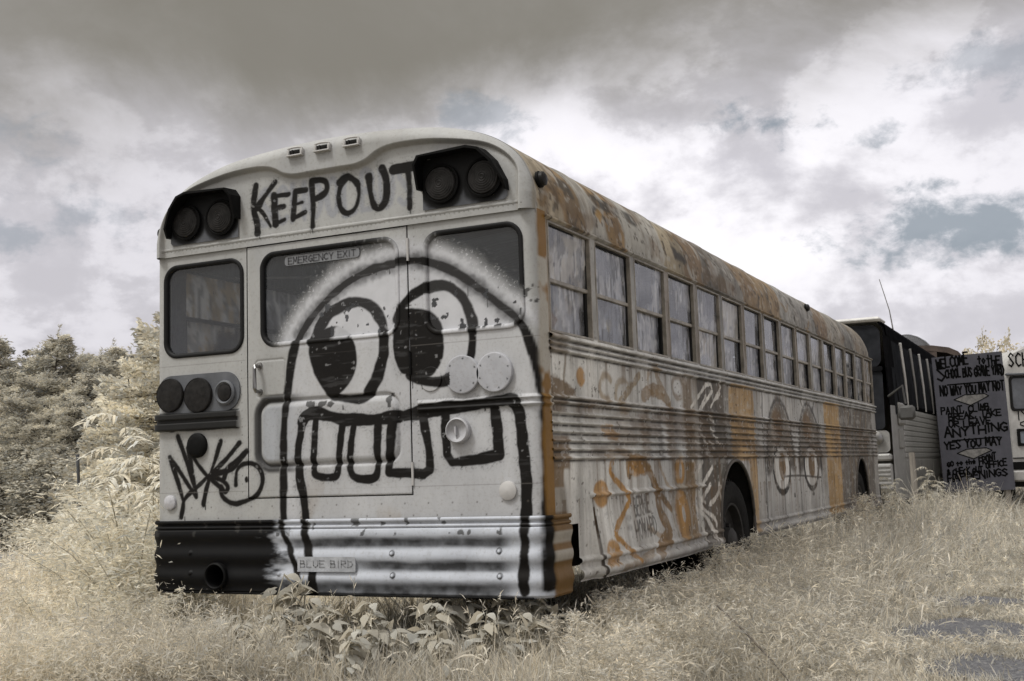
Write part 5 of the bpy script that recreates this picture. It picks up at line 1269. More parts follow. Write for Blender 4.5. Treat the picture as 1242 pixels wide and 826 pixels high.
def make_tree(seed, H, R, mat, leaf=.11, lw=.035, nbr=90, pads=True, dens=1.0, low=.06, top=.8, lo=.45, hi=1.25, lift=.25):
    r = np.random.default_rng(seed); root = empty("tree", (0, 0, 0))
    mb = MB(); lean = r.uniform(-.12, .12, 2)
    tp = lambda h: np.array((lean[0]*h*h/H, lean[1]*h*h/H, h))
    mb.tube([tp(h) for h in np.linspace(-.1, H*.97, 10)], [max(.012, .018*H*(1-k/10)) for k in range(10)], 8)
    parts = []
    if top > .75:                                          # leader shoot
        n = 120; f = r.uniform(.86, 1.02, n); a2 = r.uniform(0, 2*math.pi, n); D = unit(np.stack([np.cos(a2), np.sin(a2), r.uniform(.3, 1.6, n)], 1))
        parts.append(blades(np.array([tp(H*q) for q in f]), D, r.uniform(.5, 1.2, n)*leaf*(1.9-f), r.uniform(.6, 1.2, n)*lw*.8, r.uniform(0, .3, n), 2, tones(n, lo*1.3, hi, r), "leaf", None, r))
    for b in range(nbr):
        f = r.uniform(low, .98); h = H*f; az_ = r.uniform(0, 2*math.pi)
        Lb = R*((1-f)**top*.95+.10)*r.uniform(.6, 1.18)
        o = np.array((math.cos(az_), math.sin(az_), r.uniform(-.05, lift))); o /= np.linalg.norm(o)
        droop = r.uniform(-.12, .18)
        pt = lambda t: tp(h)+o*Lb*t-np.array((0, 0, 1))*droop*Lb*t*t
        mb.tube([pt(t) for t in (0, .35, .7, 1)], [.012+.008*Lb, .009+.004*Lb, .006, .003], 5, False)
        n = int(dens*(18+95*Lb)); t = r.uniform(.12, 1.04, n)**.75
        lat = np.cross(o, (0, 0, 1)); lat /= np.linalg.norm(lat)
        sp_ = (1-t)*.42*Lb+.10
        B = np.array([pt(q) for q in t])+lat[None]*(r.normal(size=n)*sp_*.62)[:, None]+np.array((0, 0, 1))[None]*(r.normal(size=n)*(.035 if pads else .12)+.03)[:, None]
        D = unit(o[None]*r.uniform(.2, 1, n)[:, None]+lat[None]*r.normal(size=n)[:, None]*.8+np.array((0, 0, 1))[None]*r.uniform(-.25, .7, n)[:, None])
        base_t = r.uniform(lo, hi)
        parts.append(blades(B, D, r.uniform(.6, 1.3, n)*leaf, r.uniform(.6, 1.3, n)*lw, r.uniform(0, .4, n), 2, tones(n, base_t*.8, base_t*1.15, r), "leaf", None, r))
    mb.build("trunk", MT["bark"], root, True)
    leaf_obj("crown", parts, mat, root)
    return root
def put(root, x, y, rz, s, label, cat, group, sz=None, name=None):
    root.location = (x, y, 0); root.rotation_euler = (0, 0, rz); root.scale = (s, s, sz or s); tag(root, label, cat, group); 
    if name: root.name = name
first = {}
def place(kind, maker, u, v, d, H, rz, label, cat, group, name, wide=1.0):
    """stand a copy so that its top reaches photo row v at distance d"""
    top = at(u, v, d)[2]; s = top/H
    if kind not in first: first[kind] = o = maker()
    else: o = copy_tree(first[kind])
    x, y = gp(u, d); o.location = (x, y, 0); o.rotation_euler = (0, 0, rz); o.scale = (s*wide, s*wide, s); o.name = name; tag(o, label, cat, group)
    return o
CON = [lambda: make_tree(21, 4.2, 1.6, LM["dark"], leaf=.085, lw=.024, nbr=200, dens=2.3, top=.95, lo=.26, hi=1.2), lambda: make_tree(22, 4.2, 1.45, LM["dark"], leaf=.085, lw=.024, nbr=190, dens=2.3, top=1.1, lo=.26, hi=1.2), lambda: make_tree(23, 4.2, 1.9, LM["dark"], leaf=.085, lw=.024, nbr=210, dens=2.2, top=.8, lift=.35, lo=.26, hi=1.2)]
GT = "dark conifers beyond the road"
for i, (u, v, d, k) in enumerate([(12, 402, 23, 1), (60, 400, 24, 1), (106, 424, 23, 1), (122, 430, 26, 0), (150, 416, 24.5, 1), (36, 432, 27, 1), (88, 434, 28, 1), (176, 424, 27, 1), (-30, 404, 23, 1), (-75, 398, 25, 0), (205, 425, 25, 1), (-120, 405, 23, 2), (240, 430, 29, 0), (-12, 420, 26, 2), (44, 424, 25, 2), (82, 426, 25, 0), (136, 430, 23.5, 2), (100, 432, 24.5, 2), (165, 430, 26, 2), (28, 428, 24, 0), (64, 450, 22, 2), (114, 452, 22, 2), (4, 450, 22, 2), (150, 455, 22, 0), (36, 475, 21, 2), (90, 480, 21.2, 2), (20, 500, 20.6, 2)]):
    place("con%d" % k, CON[k], u, v, d, 4.2, i*1.7, ["tall layered dark conifer in the wood beyond the road", "slender dark conifer with an open spire beyond the road", "broad bushy dark conifer in the wood beyond the road"][k], "tree", GT, "conifer_tree", 1.05)
for i, (u, v, d) in enumerate([(-20, 560, 20.4), (40, 545, 20.6), (92, 556, 20.2), (140, 540, 20.8), (190, 530, 20.6), (-80, 550, 20.8)]):
    place("shr", lambda: make_tree(31, 2.0, 1.15, LM["dark"], nbr=90, dens=1.5, top=.35, low=.02, leaf=.09, lw=.03, pads=False, hi=1.1), u, v, d, 2.0, i*2.1, "low dark shrub at the foot of the conifers beside the road", "shrub", "low shrubs along the road", "shrub", 1.35)
PAL = lambda: make_tree(41, 3.2, 1.25, LM["pale"], leaf=.085, lw=.034, nbr=130, dens=1.9, top=.5, lo=.55, hi=1.1, lift=.35)
for i, (u, v, d, w_, lb) in enumerate([(186, 384, 15, 1.0, "tall pale feathery tree showing beside the bus's left edge"), (170, 448, 13.5, .85, "middle sized pale feathery tree in front of the dark conifers"), (212, 400, 12.5, 1.0, "pale tree mostly hidden behind the bus's left side")]):
    place("pal", PAL, u, v, d, 3.2, i*2.4, lb, "tree", "pale trees left of the bus", "pale_tree", w_)
FAR = lambda: make_tree(51, 5.2, 2.0, LM["far"], leaf=.17, lw=.085, nbr=42, dens=.62, pads=False, low=.35, top=.3, lo=.7, hi=1.1, lift=.7)
for i, (u, v, d, lb) in enumerate([(1186, 412, 46, "pale round topped tree showing left above the notice board"), (1212, 411, 48, "pale tree showing right above the notice board"), (1262, 420, 50, "pale far tree behind the white bus")]):
    place("far", FAR, u, v, d, 5.2, i*1.3, lb, "tree", "far trees behind the buses", "far_tree", .62)

# ---- weeds: three growing habits
def frond_weed(seed=61, H=1.5, mat="frond"):
    r = np.random.default_rng(seed); root = empty("frond_weed"); mb = MB(); parts = []
    for s in range(3):
        bx, by = r.uniform(-.12, .12, 2); hh = H*(1-.22*s); ln = r.uniform(-.12, .12, 2)
        st_ = lambda f: np.array((bx+ln[0]*f*f, by+ln[1]*f*f, hh*f*.93))
        mb.tube([st_(f) for f in np.linspace(-.03, 1, 6)], [.012, .011, .009, .007, .005, .003], 6)
        for k in range(15):
            f = .22+.78*k/14; az_ = k*2.4+s; L = (.56-.24*f)*r.uniform(.8, 1.15)
            o = np.array((math.cos(az_), math.sin(az_), .75 if f > .8 else .45)); o /= np.linalg.norm(o)
            ax = lambda t: st_(f)+o*L*t-np.array((0, 0, 1))*L*.62*t*t
            mb.tube([ax(t) for t in (0, .5, 1)], [.004, .003, .002], 4, False)
            t = np.repeat(np.linspace(.2, 1, 11), 2); sg = np.tile((1, -1), 11); lat = np.cross(o, (0, 0, 1)); lat /= np.linalg.norm(lat); n = 22
            B = np.array([ax(q) for q in t]); D = unit(lat[None]*sg[:, None]*.75+o[None]*.55+np.array((0, 0, -.25))[None]+r.normal(size=(n, 3))*.12)
            parts.append(blades(B, D, r.uniform(.085, .13, n), r.uniform(.019, .027, n), r.uniform(.3, .7, n), 3, tones(n, .75, 1.1, r), "leaf", np.cross(D, np.array((0, 0, 1.0))[None]+r.normal(size=(n, 3))*.2), r))
    mb.build("stem", MT["pale_stem"], root, True); leaf_obj("leaves", parts, LM[mat], root); return root
def plume_weed(seed=71, H=1.0, mat="pale"):
    r = np.random.default_rng(seed); root = empty("plume_weed"); mb = MB(); parts = []
    for s in range(11):
        bx, by = r.normal(size=2)*.16; hh = H*r.uniform(.55, 1); ln = r.normal(size=2)*.20
        st_ = lambda f: np.array((bx+ln[0]*f*f, by+ln[1]*f*f, hh*f-.10*f*f*f*hh))
        mb.tube([st_(f) for f in np.linspace(-.03, 1, 5)], [.005, .005, .004, .003, .002], 5)
        n = 260; f = r.uniform(.08, 1.02, n)**.7; spread = .045+.11*f*(1-f)*3
        B = np.array([st_(q) for q in f])+r.normal(size=(n, 3))*(spread*.55)[:, None]*np.array((1, 1, .5))
        D = unit(r.normal(size=(n, 3))*np.array((1, 1, .5))+np.array((0, 0, .45)))
        parts.append(blades(B, D, r.uniform(.03, .075, n), r.uniform(.006, .013, n), r.uniform(0, .5, n), 2, tones(n, .6, 1.12, r), "leaf", None, r))
    mb.build("stem", MT["pale_stem"], root, True); leaf_obj("leaves", parts, LM[mat], root); return root
def vine(seed=81, H=.42):
    r = np.random.default_rng(seed); root = empty("leafy_vine"); mb = MB(); parts = []
    for s in range(9):
        az_ = r.uniform(0, 2*math.pi); bx, by = r.normal(size=2)*.07; hh = H*r.uniform(.5, 1.05); out_ = r.uniform(.05, .22)
        st_ = lambda f: np.array((bx+math.cos(az_)*out_*f*f, by+math.sin(az_)*out_*f*f, hh*f))
        mb.tube([st_(f) for f in np.linspace(-.03, 1, 5)], [.004, .004, .003, .003, .002], 5)
        n = 13; f = r.uniform(.3, 1.0, n); a2 = r.uniform(0, 2*math.pi, n)
        D = unit(np.stack([np.cos(a2), np.sin(a2), r.uniform(-.35, .25, n)], 1)); B = np.array([st_(q) for q in f])+D*.02
        parts.append(blades(B, D, r.uniform(.065, .125, n), r.uniform(.042, .072, n), r.uniform(.2, .65, n), 4, tones(n, .7, 1.1, r), "ovate", np.cross(D, np.array((0, 0, 1.0))[None]+r.normal(size=(n, 3))*.35), r))
    mb.build("stem", MT["pale_stem"], root, True); leaf_obj("leaves", parts, LM["broad"], root); return root
for i, (u, v, d) in enumerate([(128, 548, 9.2), (172, 492, 9.0), (178, 530, 8.0), (100, 596, 9.6), (150, 600, 7.8), (78, 640, 9.0), (30, 702, 8.0), (118, 640, 8.2), (205, 520, 8.6)]):
    place("frd", frond_weed, u, v, d, 1.5, i*2.2, "pale weed with drooping feather leaves left of the bus", "weed", "frond weeds left of the bus", "frond_weed", 1.0 if d > 8.5 else .9)
for i, (u, v, d) in enumerate([(160, 590, 8.8), (120, 606, 10.4), (86, 612, 10.8), (178, 560, 7.6), (84, 655, 8.0), (140, 650, 7.4), (100, 672, 7.6), (20, 702, 7.4), (170, 640, 6.9), (-20, 704, 7.2), (40, 714, 7.0), (168, 694, 6.6), (150, 705, 6.6), (90, 715, 6.7), (200, 640, 7.6), (100, 626, 11.0), (150, 630, 9.2), (185, 610, 8.6), (10, 740, 6.2), (120, 755, 6.1), (150, 578, 8.8), (176, 552, 9.2), (112, 612, 9.4), (184, 588, 7.4), (164, 604, 7.0), (134, 634, 7.2), (70, 690, 6.8), (40, 745, 5.9), (80, 760, 5.8)]):
    place("plm", plume_weed, u, v, d, 1.0, i*1.9, "pale bushy plume weed in the bright growth left of the bus", "weed", "plume weeds left of the bus", "plume_weed", 1.15)
for i, (u, v, d) in enumerate([(400, 742, 5.75), (505, 732, 5.95), (530, 718, 6.1), (562, 722, 6.1), (600, 719, 6.05), (640, 722, 5.95), (476, 752, 5.7), (575, 742, 5.75), (338, 700, 6.15), (672, 734, 5.9), (440, 730, 6.0), (366, 728, 6.0), (535, 765, 5.5), (424, 762, 5.5), (620, 745, 5.65), (300, 745, 5.9)]):
    place("vin", vine, u, v, d, .42, i*2.0, "low vine of broad pointed leaves under the rear bumper", "vine", "broad leaved vines under the rear bumper", "leafy_vine", .95)
for i, (u, v, x_) in enumerate([(694, 728, 1.42), (722, 714, 1.38), (748, 716, 1.5), (772, 702, 1.4), (800, 694, 1.5), (826, 684, 1.4), (850, 680, 1.6), (874, 664, 1.42), (900, 662, 1.55), (926, 652, 1.45), (955, 644, 1.5), (980, 636, 1.45), (1004, 626, 1.5), (1028, 610, 1.5), (1042, 590, 1.5), (866, 650, 1.36), (888, 655, 1.40), (912, 640, 1.38), (735, 700, 1.36), (786, 690, 1.36), (712, 752, 1.7), (790, 730, 1.75), (760, 742, 1.95), (880, 690, 1.9)]):
    d = (x_-CAM[0])/(CF[0]+(u-621)/FPX*CR[0])
    place("plg", lambda: plume_weed(72, 1.0, "grass"), u, v, d, 1.0, i*1.9, ["greyish plume weed below the locker door of the painted bus", "greyish plume weed by the wheels and painted eyes of the bus"][u > 846], "weed", ["plume weeds below the locker door", "plume weeds beside the bus wheels"][u > 846], "plume_weed", 1.0)
for i, (u, v, d) in enumerate([(1046, 592, 14.4), (1066, 566, 15.6), (1082, 578, 16.4), (1124, 563, 17.8), (1138, 582, 18.2), (1180, 578, 19.6), (1204, 583, 19.8)]):
    place("frs", lambda: frond_weed(62, 1.5, "broad"), u, v, d, 1.5, i*2.6, "weed with narrow leaves growing before the coach and notice board", "weed", "weeds before the coach and notice board", "frond_weed", .9)

# ================================================================== grass: one spread of blades, thick by the bus and worn thin on the track
def h_field(x, y):
    dx = x-1.25
    n_ = fbm(x*1.1, y*1.1, 401); n2 = fbm(x*3.3, y*3.3, 403)
    right = np.where(y < 3.2, .24, .40)*np.exp(-(np.maximum(dx-.55, 0)/.55)**2)*sst(-.3, .25, dx)+.075+.20*sst(7, 15, y)
    rear = .27+.05*sst(.2, 1, -y)
    left = (.30+.22*sst(1.3, 2.6, -x))*(1-.72*sst(2.0, 6.0, y))*(1-.72*sst(2.7, 4.2, -x))
    h = np.where(x > 1.15, right, np.where(x < -1.2, left, rear))
    h = np.where((x > 2.3) & (y < 7), h*.78, h)
    h = np.where((x > 1.15) & (y < .2), .12+.16*np.exp(-(np.maximum(dx, 0)/.7)**2), h)
    return h*(.55+.6*n_+.35*n2)
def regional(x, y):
    """brighter on the left, duller towards the right: uneven daylight put into the tone"""
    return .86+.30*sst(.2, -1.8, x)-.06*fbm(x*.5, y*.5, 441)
NB = 430000
u = rng.uniform(-420, 1680, NB); d = np.exp(rng.uniform(math.log(4.0), math.log(48), NB))
near = rng.random(NB) < .56; d[near] = np.exp(rng.uniform(math.log(4.6), math.log(11), near.sum()))
a = (u-621)/FPX
px_ = CAM[0]+d*(CF[0]+a*CR[0]); py_ = CAM[1]+d*(CF[1]+a*CR[1])
cl = fbm(px_*4.2, py_*4.2, 411, 3); dens = sst(.30, .52, cl)*.75+.25
ub = (np.abs(px_) < 1.15) & (py_ > .35) & (py_ < 10.4); dens[ub] *= .10
ub2 = (np.abs(px_) < 1.15) & (py_ > -.05) & (py_ <= .35); dens[ub2] *= .35
dens *= 1-.96*bare(px_, py_)
rdm = inside(px_, py_, rd); dens[rdm] = 0
bd = (px_ > -1.75) & (px_ < .82) & (py_ > 15.3) & (py_ < 28); dens[bd] *= .1
k = rng.random(NB) < dens
px_, py_, d = px_[k], py_[k], d[k]; n = len(px_)
h = h_field(px_, py_)*rng.uniform(.45, 1.25, n)
h = np.where((py_ < -.9), np.minimum(h, .12), h)
B = np.stack([px_, py_, np.full(n, -.01)], 1)
lean = rng.normal(size=(n, 2))*.42+np.stack([fbm(px_*1.7, py_*1.7, 421)-.5, fbm(px_*1.7, py_*1.7, 423)-.5], 1)*1.6
D = unit(np.concatenate([lean, np.ones((n, 1))], 1))
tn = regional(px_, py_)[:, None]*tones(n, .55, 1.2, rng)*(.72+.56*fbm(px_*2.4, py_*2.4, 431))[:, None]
parts = [blades(B, D, h*1.25, rng.uniform(.004, .0095, n)*(d/6.5)**.75, rng.uniform(.05, .55, n), 3, tn, "grass")]
# arching broad blades by the rear wheel and along the verge
def arching(nc, fx, fy, hmin, hmax, L0, L1, W0, W1, per=10):
    B = []; D = []; Ls = []; Ws = []; T = []
    x = fx(nc); y = fy(nc)
    for i in range(nc):
        hh = rng.uniform(hmin, hmax)
        for j in range(per):
            a_ = rng.uniform(0, 2*math.pi); B.append((x[i]+rng.normal()*.02, y[i]+rng.normal()*.02, hh*rng.uniform(.15, 1))); D.append((math.cos(a_), math.sin(a_), rng.uniform(.25, 1.3))); Ls.append(rng.uniform(L0, L1)); Ws.append(rng.uniform(W0, W1)); T.append(rng.uniform(.75, 1.25))
    n = len(B); D = unit(np.array(D)); T = np.array(T)[:, None]*.92*np.ones((1, 3))
    return blades(np.array(B), D, np.array(Ls), np.array(Ws), rng.uniform(.2, .8, n), 4, T, "leaf", np.cross(D, np.array((0, 0, 1.0))[None]+rng.normal(size=(n, 3))*.5))
parts.append(arching(260, lambda n: 1.35+np.abs(rng.normal(size=n))*.45, lambda n: rng.uniform(.8, 6.5, n), .10, .42, .09, .20, .006, .011))
parts.append(arching(130, lambda n: rng.uniform(-1.3, 1.6, n), lambda n: rng.uniform(-.7, .25, n), .06, .26, .10, .22, .006, .012))
parts.append(arching(60, lambda n: rng.uniform(1.30, 1.7, n), lambda n: rng.uniform(3.4, 5.2, n), .30, .55, .12, .24, .008, .013))
# low fluffy ground cover in clumps between the blades
def fluff(cx, cy, H, n, wd=1.0, ln=1.0, upr=.5):
    m = len(cx); H_ = np.repeat(H, n); X_ = np.repeat(cx, n); Y_ = np.repeat(cy, n); N_ = m*n
    st_ = rng.normal(size=(m, 6, 2))*.10; k_ = rng.integers(0, 6, N_); o = st_[np.repeat(np.arange(m), n), k_]
    f = rng.uniform(.05, 1.0, N_)**.75
    B = np.stack([X_+o[:, 0]*(.6+.8*f)+rng.normal(size=N_)*.028, Y_+o[:, 1]*(.6+.8*f)+rng.normal(size=N_)*.028, H_*f*(1-.25*rng.random(N_))], 1)
    D = unit(rng.normal(size=(N_, 3))*np.array((1, 1, .55))+np.array((0, 0, upr)))
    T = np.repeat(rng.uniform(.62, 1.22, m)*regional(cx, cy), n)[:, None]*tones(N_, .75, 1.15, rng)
    return blades(B, D, rng.uniform(.022, .07, N_)*ln, rng.uniform(.004, .009, N_)*wd, rng.uniform(0, .45, N_), 2, T, "leaf")
def zone(nc, u0, u1, d0, d1):
    uu = rng.uniform(u0, u1, nc); dd = np.exp(rng.uniform(math.log(d0), math.log(d1), nc)); a = (uu-621)/FPX
    x = CAM[0]+dd*(CF[0]+a*CR[0]); y = CAM[1]+dd*(CF[1]+a*CR[1])
    ok = ~((np.abs(x) < 1.22) & (y > -.02) & (y < 10.6)) & ~inside(x, y, rd)
    ok &= bare(x, y) < .25
    return x[ok], y[ok]
x, y = zone(150, -120, 200, 5.6, 12); parts.append(fluff(x, y, h_field(x, y)*rng.uniform(.9, 1.5, len(x)), 260))
x, y = zone(230, -330, 260, 5.4, 11); parts.append(fluff(x, y, h_field(x, y)*rng.uniform(1.0, 1.7, len(x)), 420, .55, .55))
x, y = zone(120, -120, 330, 5.4, 9); parts.append(fluff(x, y, h_field(x, y)*rng.uniform(.8, 1.5, len(x)), 160, .7, 1.5, 1.6))
x, y = zone(120, 180, 360, 5.6, 6.6); parts.append(fluff(x, y, rng.uniform(.14, .36, len(x)), 200, 1.1))
x, y = zone(110, 340, 720, 5.4, 6.4); parts.append(fluff(x, y, rng.uniform(.06, .19, len(x)), 150, 1.1))
x, y = zone(260, 640, 1010, 5.6, 9.5); k = (x > 1.3); x, y = x[k], y[k]; parts.append(fluff(x, y, np.clip(h_field(x, y)*rng.uniform(.9, 1.5, len(x)), .06, .48), 150))
x, y = zone(240, 640, 1040, 5.6, 10); k = (x > 1.3); x, y = x[k], y[k]; parts.append(fluff(x, y, np.clip(h_field(x, y)*rng.uniform(1.0, 1.7, len(x)), .06, .5), 380, .55, .55))
x, y = zone(160, 560, 1000, 5.5, 9); k = (x > 1.0); x, y = x[k], y[k]; parts.append(fluff(x, y, np.clip(h_field(x, y)*rng.uniform(.9, 1.5, len(x)), .06, .45), 130, .7, 1.5, 1.6))
x, y = zone(200, 900, 1300, 6, 20); parts.append(fluff(x, y, h_field(x, y)*rng.uniform(.7, 1.2, len(x)), 110, 1.0))
x, y = zone(330, 900, 1600, 6, 22); parts.append(fluff(x, y, h_field(x, y)*rng.uniform(.8, 1.3, len(x)), 260, .7, .6))
# seed stalks
ns = 1500; uu = rng.uniform(-60, 1300, ns); dd = np.exp(rng.uniform(math.log(5.6), math.log(16), ns)); a = (uu-621)/FPX
sx_ = CAM[0]+dd*(CF[0]+a*CR[0]); sy_ = CAM[1]+dd*(CF[1]+a*CR[1]); ok = ~((np.abs(sx_) < 1.2) & (sy_ > .1) & (sy_ < 10.5)) & (sy_ > -.6) & ~inside(sx_, sy_, rd)
ok &= bare(sx_, sy_) < .3
sx_, sy_, dd = sx_[ok], sy_[ok], dd[ok]; ns = len(sx_); hs_ = np.minimum(h_field(sx_, sy_)*rng.uniform(1.1, 1.7, ns), .62)
D = unit(np.stack([rng.normal(size=ns)*.22, rng.normal(size=ns)*.22, np.ones(ns)], 1)); B = np.stack([sx_, sy_, np.zeros(ns)], 1)
parts.append(blades(B, D, hs_, np.full(ns, .004)*(dd/6.5)**.8, rng.uniform(0, .12, ns), 3, tones(ns, .5, 1.1, rng), "grass"))
rep = 16; f = rng.uniform(.55, 1.0, (ns, rep)); Bs = (B[:, None]+D[:, None]*(hs_[:, None]*f)[..., None]).reshape(-1, 3); n = len(Bs)
Ds = unit(np.repeat(D, rep, 0)*.8+rng.normal(size=(n, 3))*.55)
parts.append(blades(Bs, Ds, rng.uniform(.02, .06, n), rng.uniform(.003, .007, n)*np.repeat(dd/6.5, rep)**.6, rng.uniform(0, .4, n), 2, tones(n, .8, 1.3, rng), "leaf"))
go = leaf_obj("grass", parts, LM["grass"]); tag(go, kind="stuff")

# bent dead twigs lying through the foreground grass
for (pts, r_, lb) in (([(868, 733, 5.75), (905, 768, 5.6), (935, 800, 5.45), (962, 832, 5.3)], .006, "long dark dead twig slanting through grass at lower right"), ([(300, 815, 5.6), (330, 796, 5.7), (352, 786, 5.8), (372, 782, 5.9)], .004, "short dark dead twig lying in grass at lower left"), ([(1010, 826, 5.7), (1040, 806, 5.75), (1075, 798, 5.9)], .003, "thin pale twig lying in the short grass by the gravel")):
    mb = MB(); mb.tube([at(*q) for q in pts], [r_, r_*.9, r_*.75, r_*.5][:len(pts)], 6)
    tag(mb.build("dead_twig", MT["wheat"], None, True), lb, "twig")
# ================================================================== sky and light
SUN_EL, SUN_AZ = math.radians(60), math.radians(214)       # azimuth clockwise from +Y: the sun stands behind the camera to the left
w = bpy.data.worlds.new("World"); scene.world = w; w.use_nodes = True
nt = w.node_tree
for n in list(nt.nodes): nt.nodes.remove(n)
L = nt.links.new
out = nt.nodes.new("ShaderNodeOutputWorld"); bg = N(nt, "ShaderNodeBackground", Strength=.10); L(bg.outputs[0], out.inputs[0])
sky = N(nt, "ShaderNodeTexSky", sky_type="NISHITA", sun_disc=False); sky.sun_elevation = SUN_EL; sky.sun_rotation = SUN_AZ
tc = N(nt, "ShaderNodeTexCoord")
rot = N(nt, "ShaderNodeVectorRotate", rotation_type="Z_AXIS"); rot.inputs["Angle"].default_value = YAW; L(tc.outputs["Generated"], rot.inputs["Vector"])
sep = N(nt, "ShaderNodeSeparateXYZ"); L(rot.outputs[0], sep.inputs[0])
def mth(op, a, b=None, c=None):
    m = N(nt, "ShaderNodeMath", operation=op)
    for i, v in enumerate((a, b, c)):
        if v is None: continue
        if isinstance(v, (int, float)): m.inputs[i].default_value = v
        else: L(v, m.inputs[i])
    return m.outputs[0]
def mrange(v, a, b, c=0., d=1.):
    m = N(nt, "ShaderNodeMapRange", interpolation_type="SMOOTHSTEP"); L(v, m.inputs[0])
    for i, q in enumerate((a, b, c, d)): m.inputs[i+1].default_value = q
    return m.outputs[0]
az = mth("ARCTAN2", sep.outputs[0], sep.outputs[1]); el = mth("ARCSINE", sep.outputs[2])
# clouds lie in layers: stretch the noise sideways
cv = N(nt, "ShaderNodeCombineXYZ"); L(az, cv.inputs[0]); L(mth("MULTIPLY", el, 1.45), cv.inputs[1])
def wn(scale, detail, rough, off, dist=0.0):
    mp = N(nt, "ShaderNodeMapping"); mp.inputs["Location"].default_value = off; L(cv.outputs[0], mp.inputs[0])
    n = N(nt, "ShaderNodeTexNoise", Scale=scale, Detail=detail, Roughness=rough, Distortion=dist); L(mp.outputs[0], n.inputs["Vector"]); return n.outputs["Fac"]
nA = wn(3.0, 8, .58, (1.3, 4.2, 0), .3); nB = wn(8.0, 9, .58, (7.1, .4, 2), .12); nC = wn(1.7, 3, .5, (3.3, 9.1, 5)); nD = wn(18, 7, .6, (2, 2, 8), .3); nE = wn(13, 8, .64, (5, 1.7, 3), .15); nF = wn(34, 6, .62, (1, 6, 4), .4)
# base of the deck: brown grey overhead, edge wanders, lower on the left
edge = mth("ADD", mth("MULTIPLY_ADD", az, .075, .306), mth("MULTIPLY", mth("SUBTRACT", nA, .5), .20))
deck = mrange(mth("SUBTRACT", el, edge), -.06, .07)
# white heaps under it
pf = mth("ADD", mth("MULTIPLY", nB, .72), mth("MULTIPLY", nE, .28)); sharp = mrange(pf, .475, .535); puff0 = mrange(mth("ADD", mth("MULTIPLY", nB, .72), mth("MULTIPLY", nE, .28)), .42, .58)
big = mrange(nC, .38, .66)
puff = mth("ADD", mth("MULTIPLY", puff0, .55), mth("MULTIPLY", sharp, .45))
white = mixc(nt, puff, (6.5, 6.35, 6.85), (9.9, 9.7, 10.3)); white = mixc(nt, mth("MULTIPLY", big, .38), white, (5.9, 5.75, 6.15))
greyer = mrange(az, -.30, -.02); white = mixc(nt, mth("MULTIPLY", mth("SUBTRACT", 1.0, greyer), .40), white, (5.0, 4.85, 5.1))
deckc = mixc(nt, mrange(nA, .35, .68), (2.42, 2.28, 2.00), (3.1, 2.95, 2.72))
high = mrange(el, .48, 1.0); deckc = mixc(nt, high, deckc, (9.0, 8.8, 8.6))
cl = mixc(nt, deck, white, deckc)
# thinner, brighter cloud low in front of the camera and to its right
lit = mth("MULTIPLY", mth("SUBTRACT", 1.0, mrange(mth("ABSOLUTE", mth("SUBTRACT", az, .14)), .05, .42)), mth("SUBTRACT", 1.0, mrange(mth("ABSOLUTE", mth("SUBTRACT", el, .20)), .03, .16)))
cl = mixc(nt, mth("MULTIPLY", mth("MULTIPLY", lit, mrange(nB, .36, .60)), mth("SUBTRACT", 1.0, deck)), cl, (10.4, 10.2, 10.6))
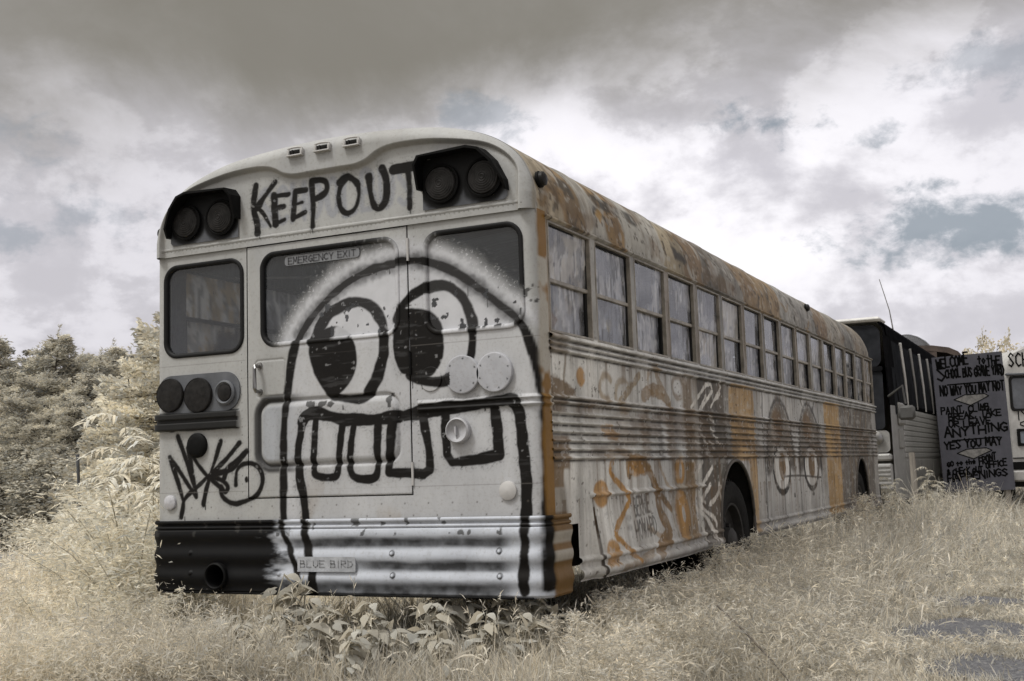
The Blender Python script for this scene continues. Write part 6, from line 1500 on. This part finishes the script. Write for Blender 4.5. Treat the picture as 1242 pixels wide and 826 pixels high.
# gaps where the clear sky shows
def hole(u, v, ru, rv, soft=.55):
    d = ray(u, v); d = d/np.linalg.norm(d); c, s = math.cos(YAW), math.sin(YAW)
    x, y = d[0]*c-d[1]*s, d[0]*s+d[1]*c
    a0, e0 = math.atan2(x, y), math.asin(d[2])
    da = mth("DIVIDE", mth("SUBTRACT", az, a0), ru/FPX); de = mth("DIVIDE", mth("SUBTRACT", el, e0), rv/FPX)
    r = mth("SQRT", mth("ADD", mth("MULTIPLY", da, da), mth("MULTIPLY", de, de)))
    r = mth("ADD", r, mth("MULTIPLY", mth("SUBTRACT", mth("ADD", mth("MULTIPLY", nE, .65), mth("MULTIPLY", nF, .35)), .5), 7.5))
    return mth("SUBTRACT", 1.0, mrange(r, .12, 1.40))
hs = [hole(1165, 272, 108, 36), hole(920, 148, 62, 20), hole(1205, 70, 85, 26), hole(1075, 157, 26, 16), hole(590, 140, 50, 22), hole(105, 262, 48, 34), hole(10, 288, 42, 18), hole(-150, 180, 160, 40), hole(1500, 200, 160, 60)]
hm = hs[0]
for h, k_ in zip(hs[1:], (.95, .55, .8, .6, .55, .6, .5, .8)): hm = mth("MAXIMUM", hm, mth("MULTIPLY", h, k_))
hm = mth("MULTIPLY", hm, .86)
hsv = N(nt, "ShaderNodeHueSaturation", Saturation=.62, Value=.62); L(sky.outputs[0], hsv.inputs["Color"])
blue = mixc(nt, .72, hsv.outputs[0], (2.9, 3.45, 3.95))
skyc = mixc(nt, hm, cl, blue)
# thin bright gaps and the glow of the veiled sun behind the camera
def glow(dirv, a, b, colr, base):
    dp = N(nt, "ShaderNodeVectorMath", operation="DOT_PRODUCT"); L(tc.outputs["Generated"], dp.inputs[0]); dp.inputs[1].default_value = dirv
    return mixc(nt, mrange(dp.outputs["Value"], a, b), base, colr)
sd = (math.sin(SUN_AZ)*math.cos(SUN_EL), math.cos(SUN_AZ)*math.cos(SUN_EL), math.sin(SUN_EL))
skyc = glow(sd, .45, 1.0, (15.0, 14.4, 13.4), skyc)
below = mrange(el, -.06, -.005); skyc = mixc(nt, below, (2.2, 2.1, 1.9), skyc)
L(skyc, bg.inputs[0])
sl_ = bpy.data.lights.new("sun", "SUN"); so = bpy.data.objects.new("sun", sl_); col.objects.link(so)
sl_.energy = 2.3; sl_.angle = math.radians(14); sl_.color = (1.0, .99, .965)
so.rotation_euler = Vector(sd).to_track_quat("Z", "Y").to_euler(); so.location = (-10, -15, 20)
scene.view_settings.view_transform = "Standard"; scene.view_settings.look = "None"; scene.view_settings.exposure = 0.0; scene.view_settings.gamma = 1.0
scene.view_settings.use_curve_mapping = False
scene.cycles.max_bounces = 8; scene.cycles.transparent_max_bounces = 16; scene.cycles.use_denoising = True
scene.render.engine = "CYCLES"
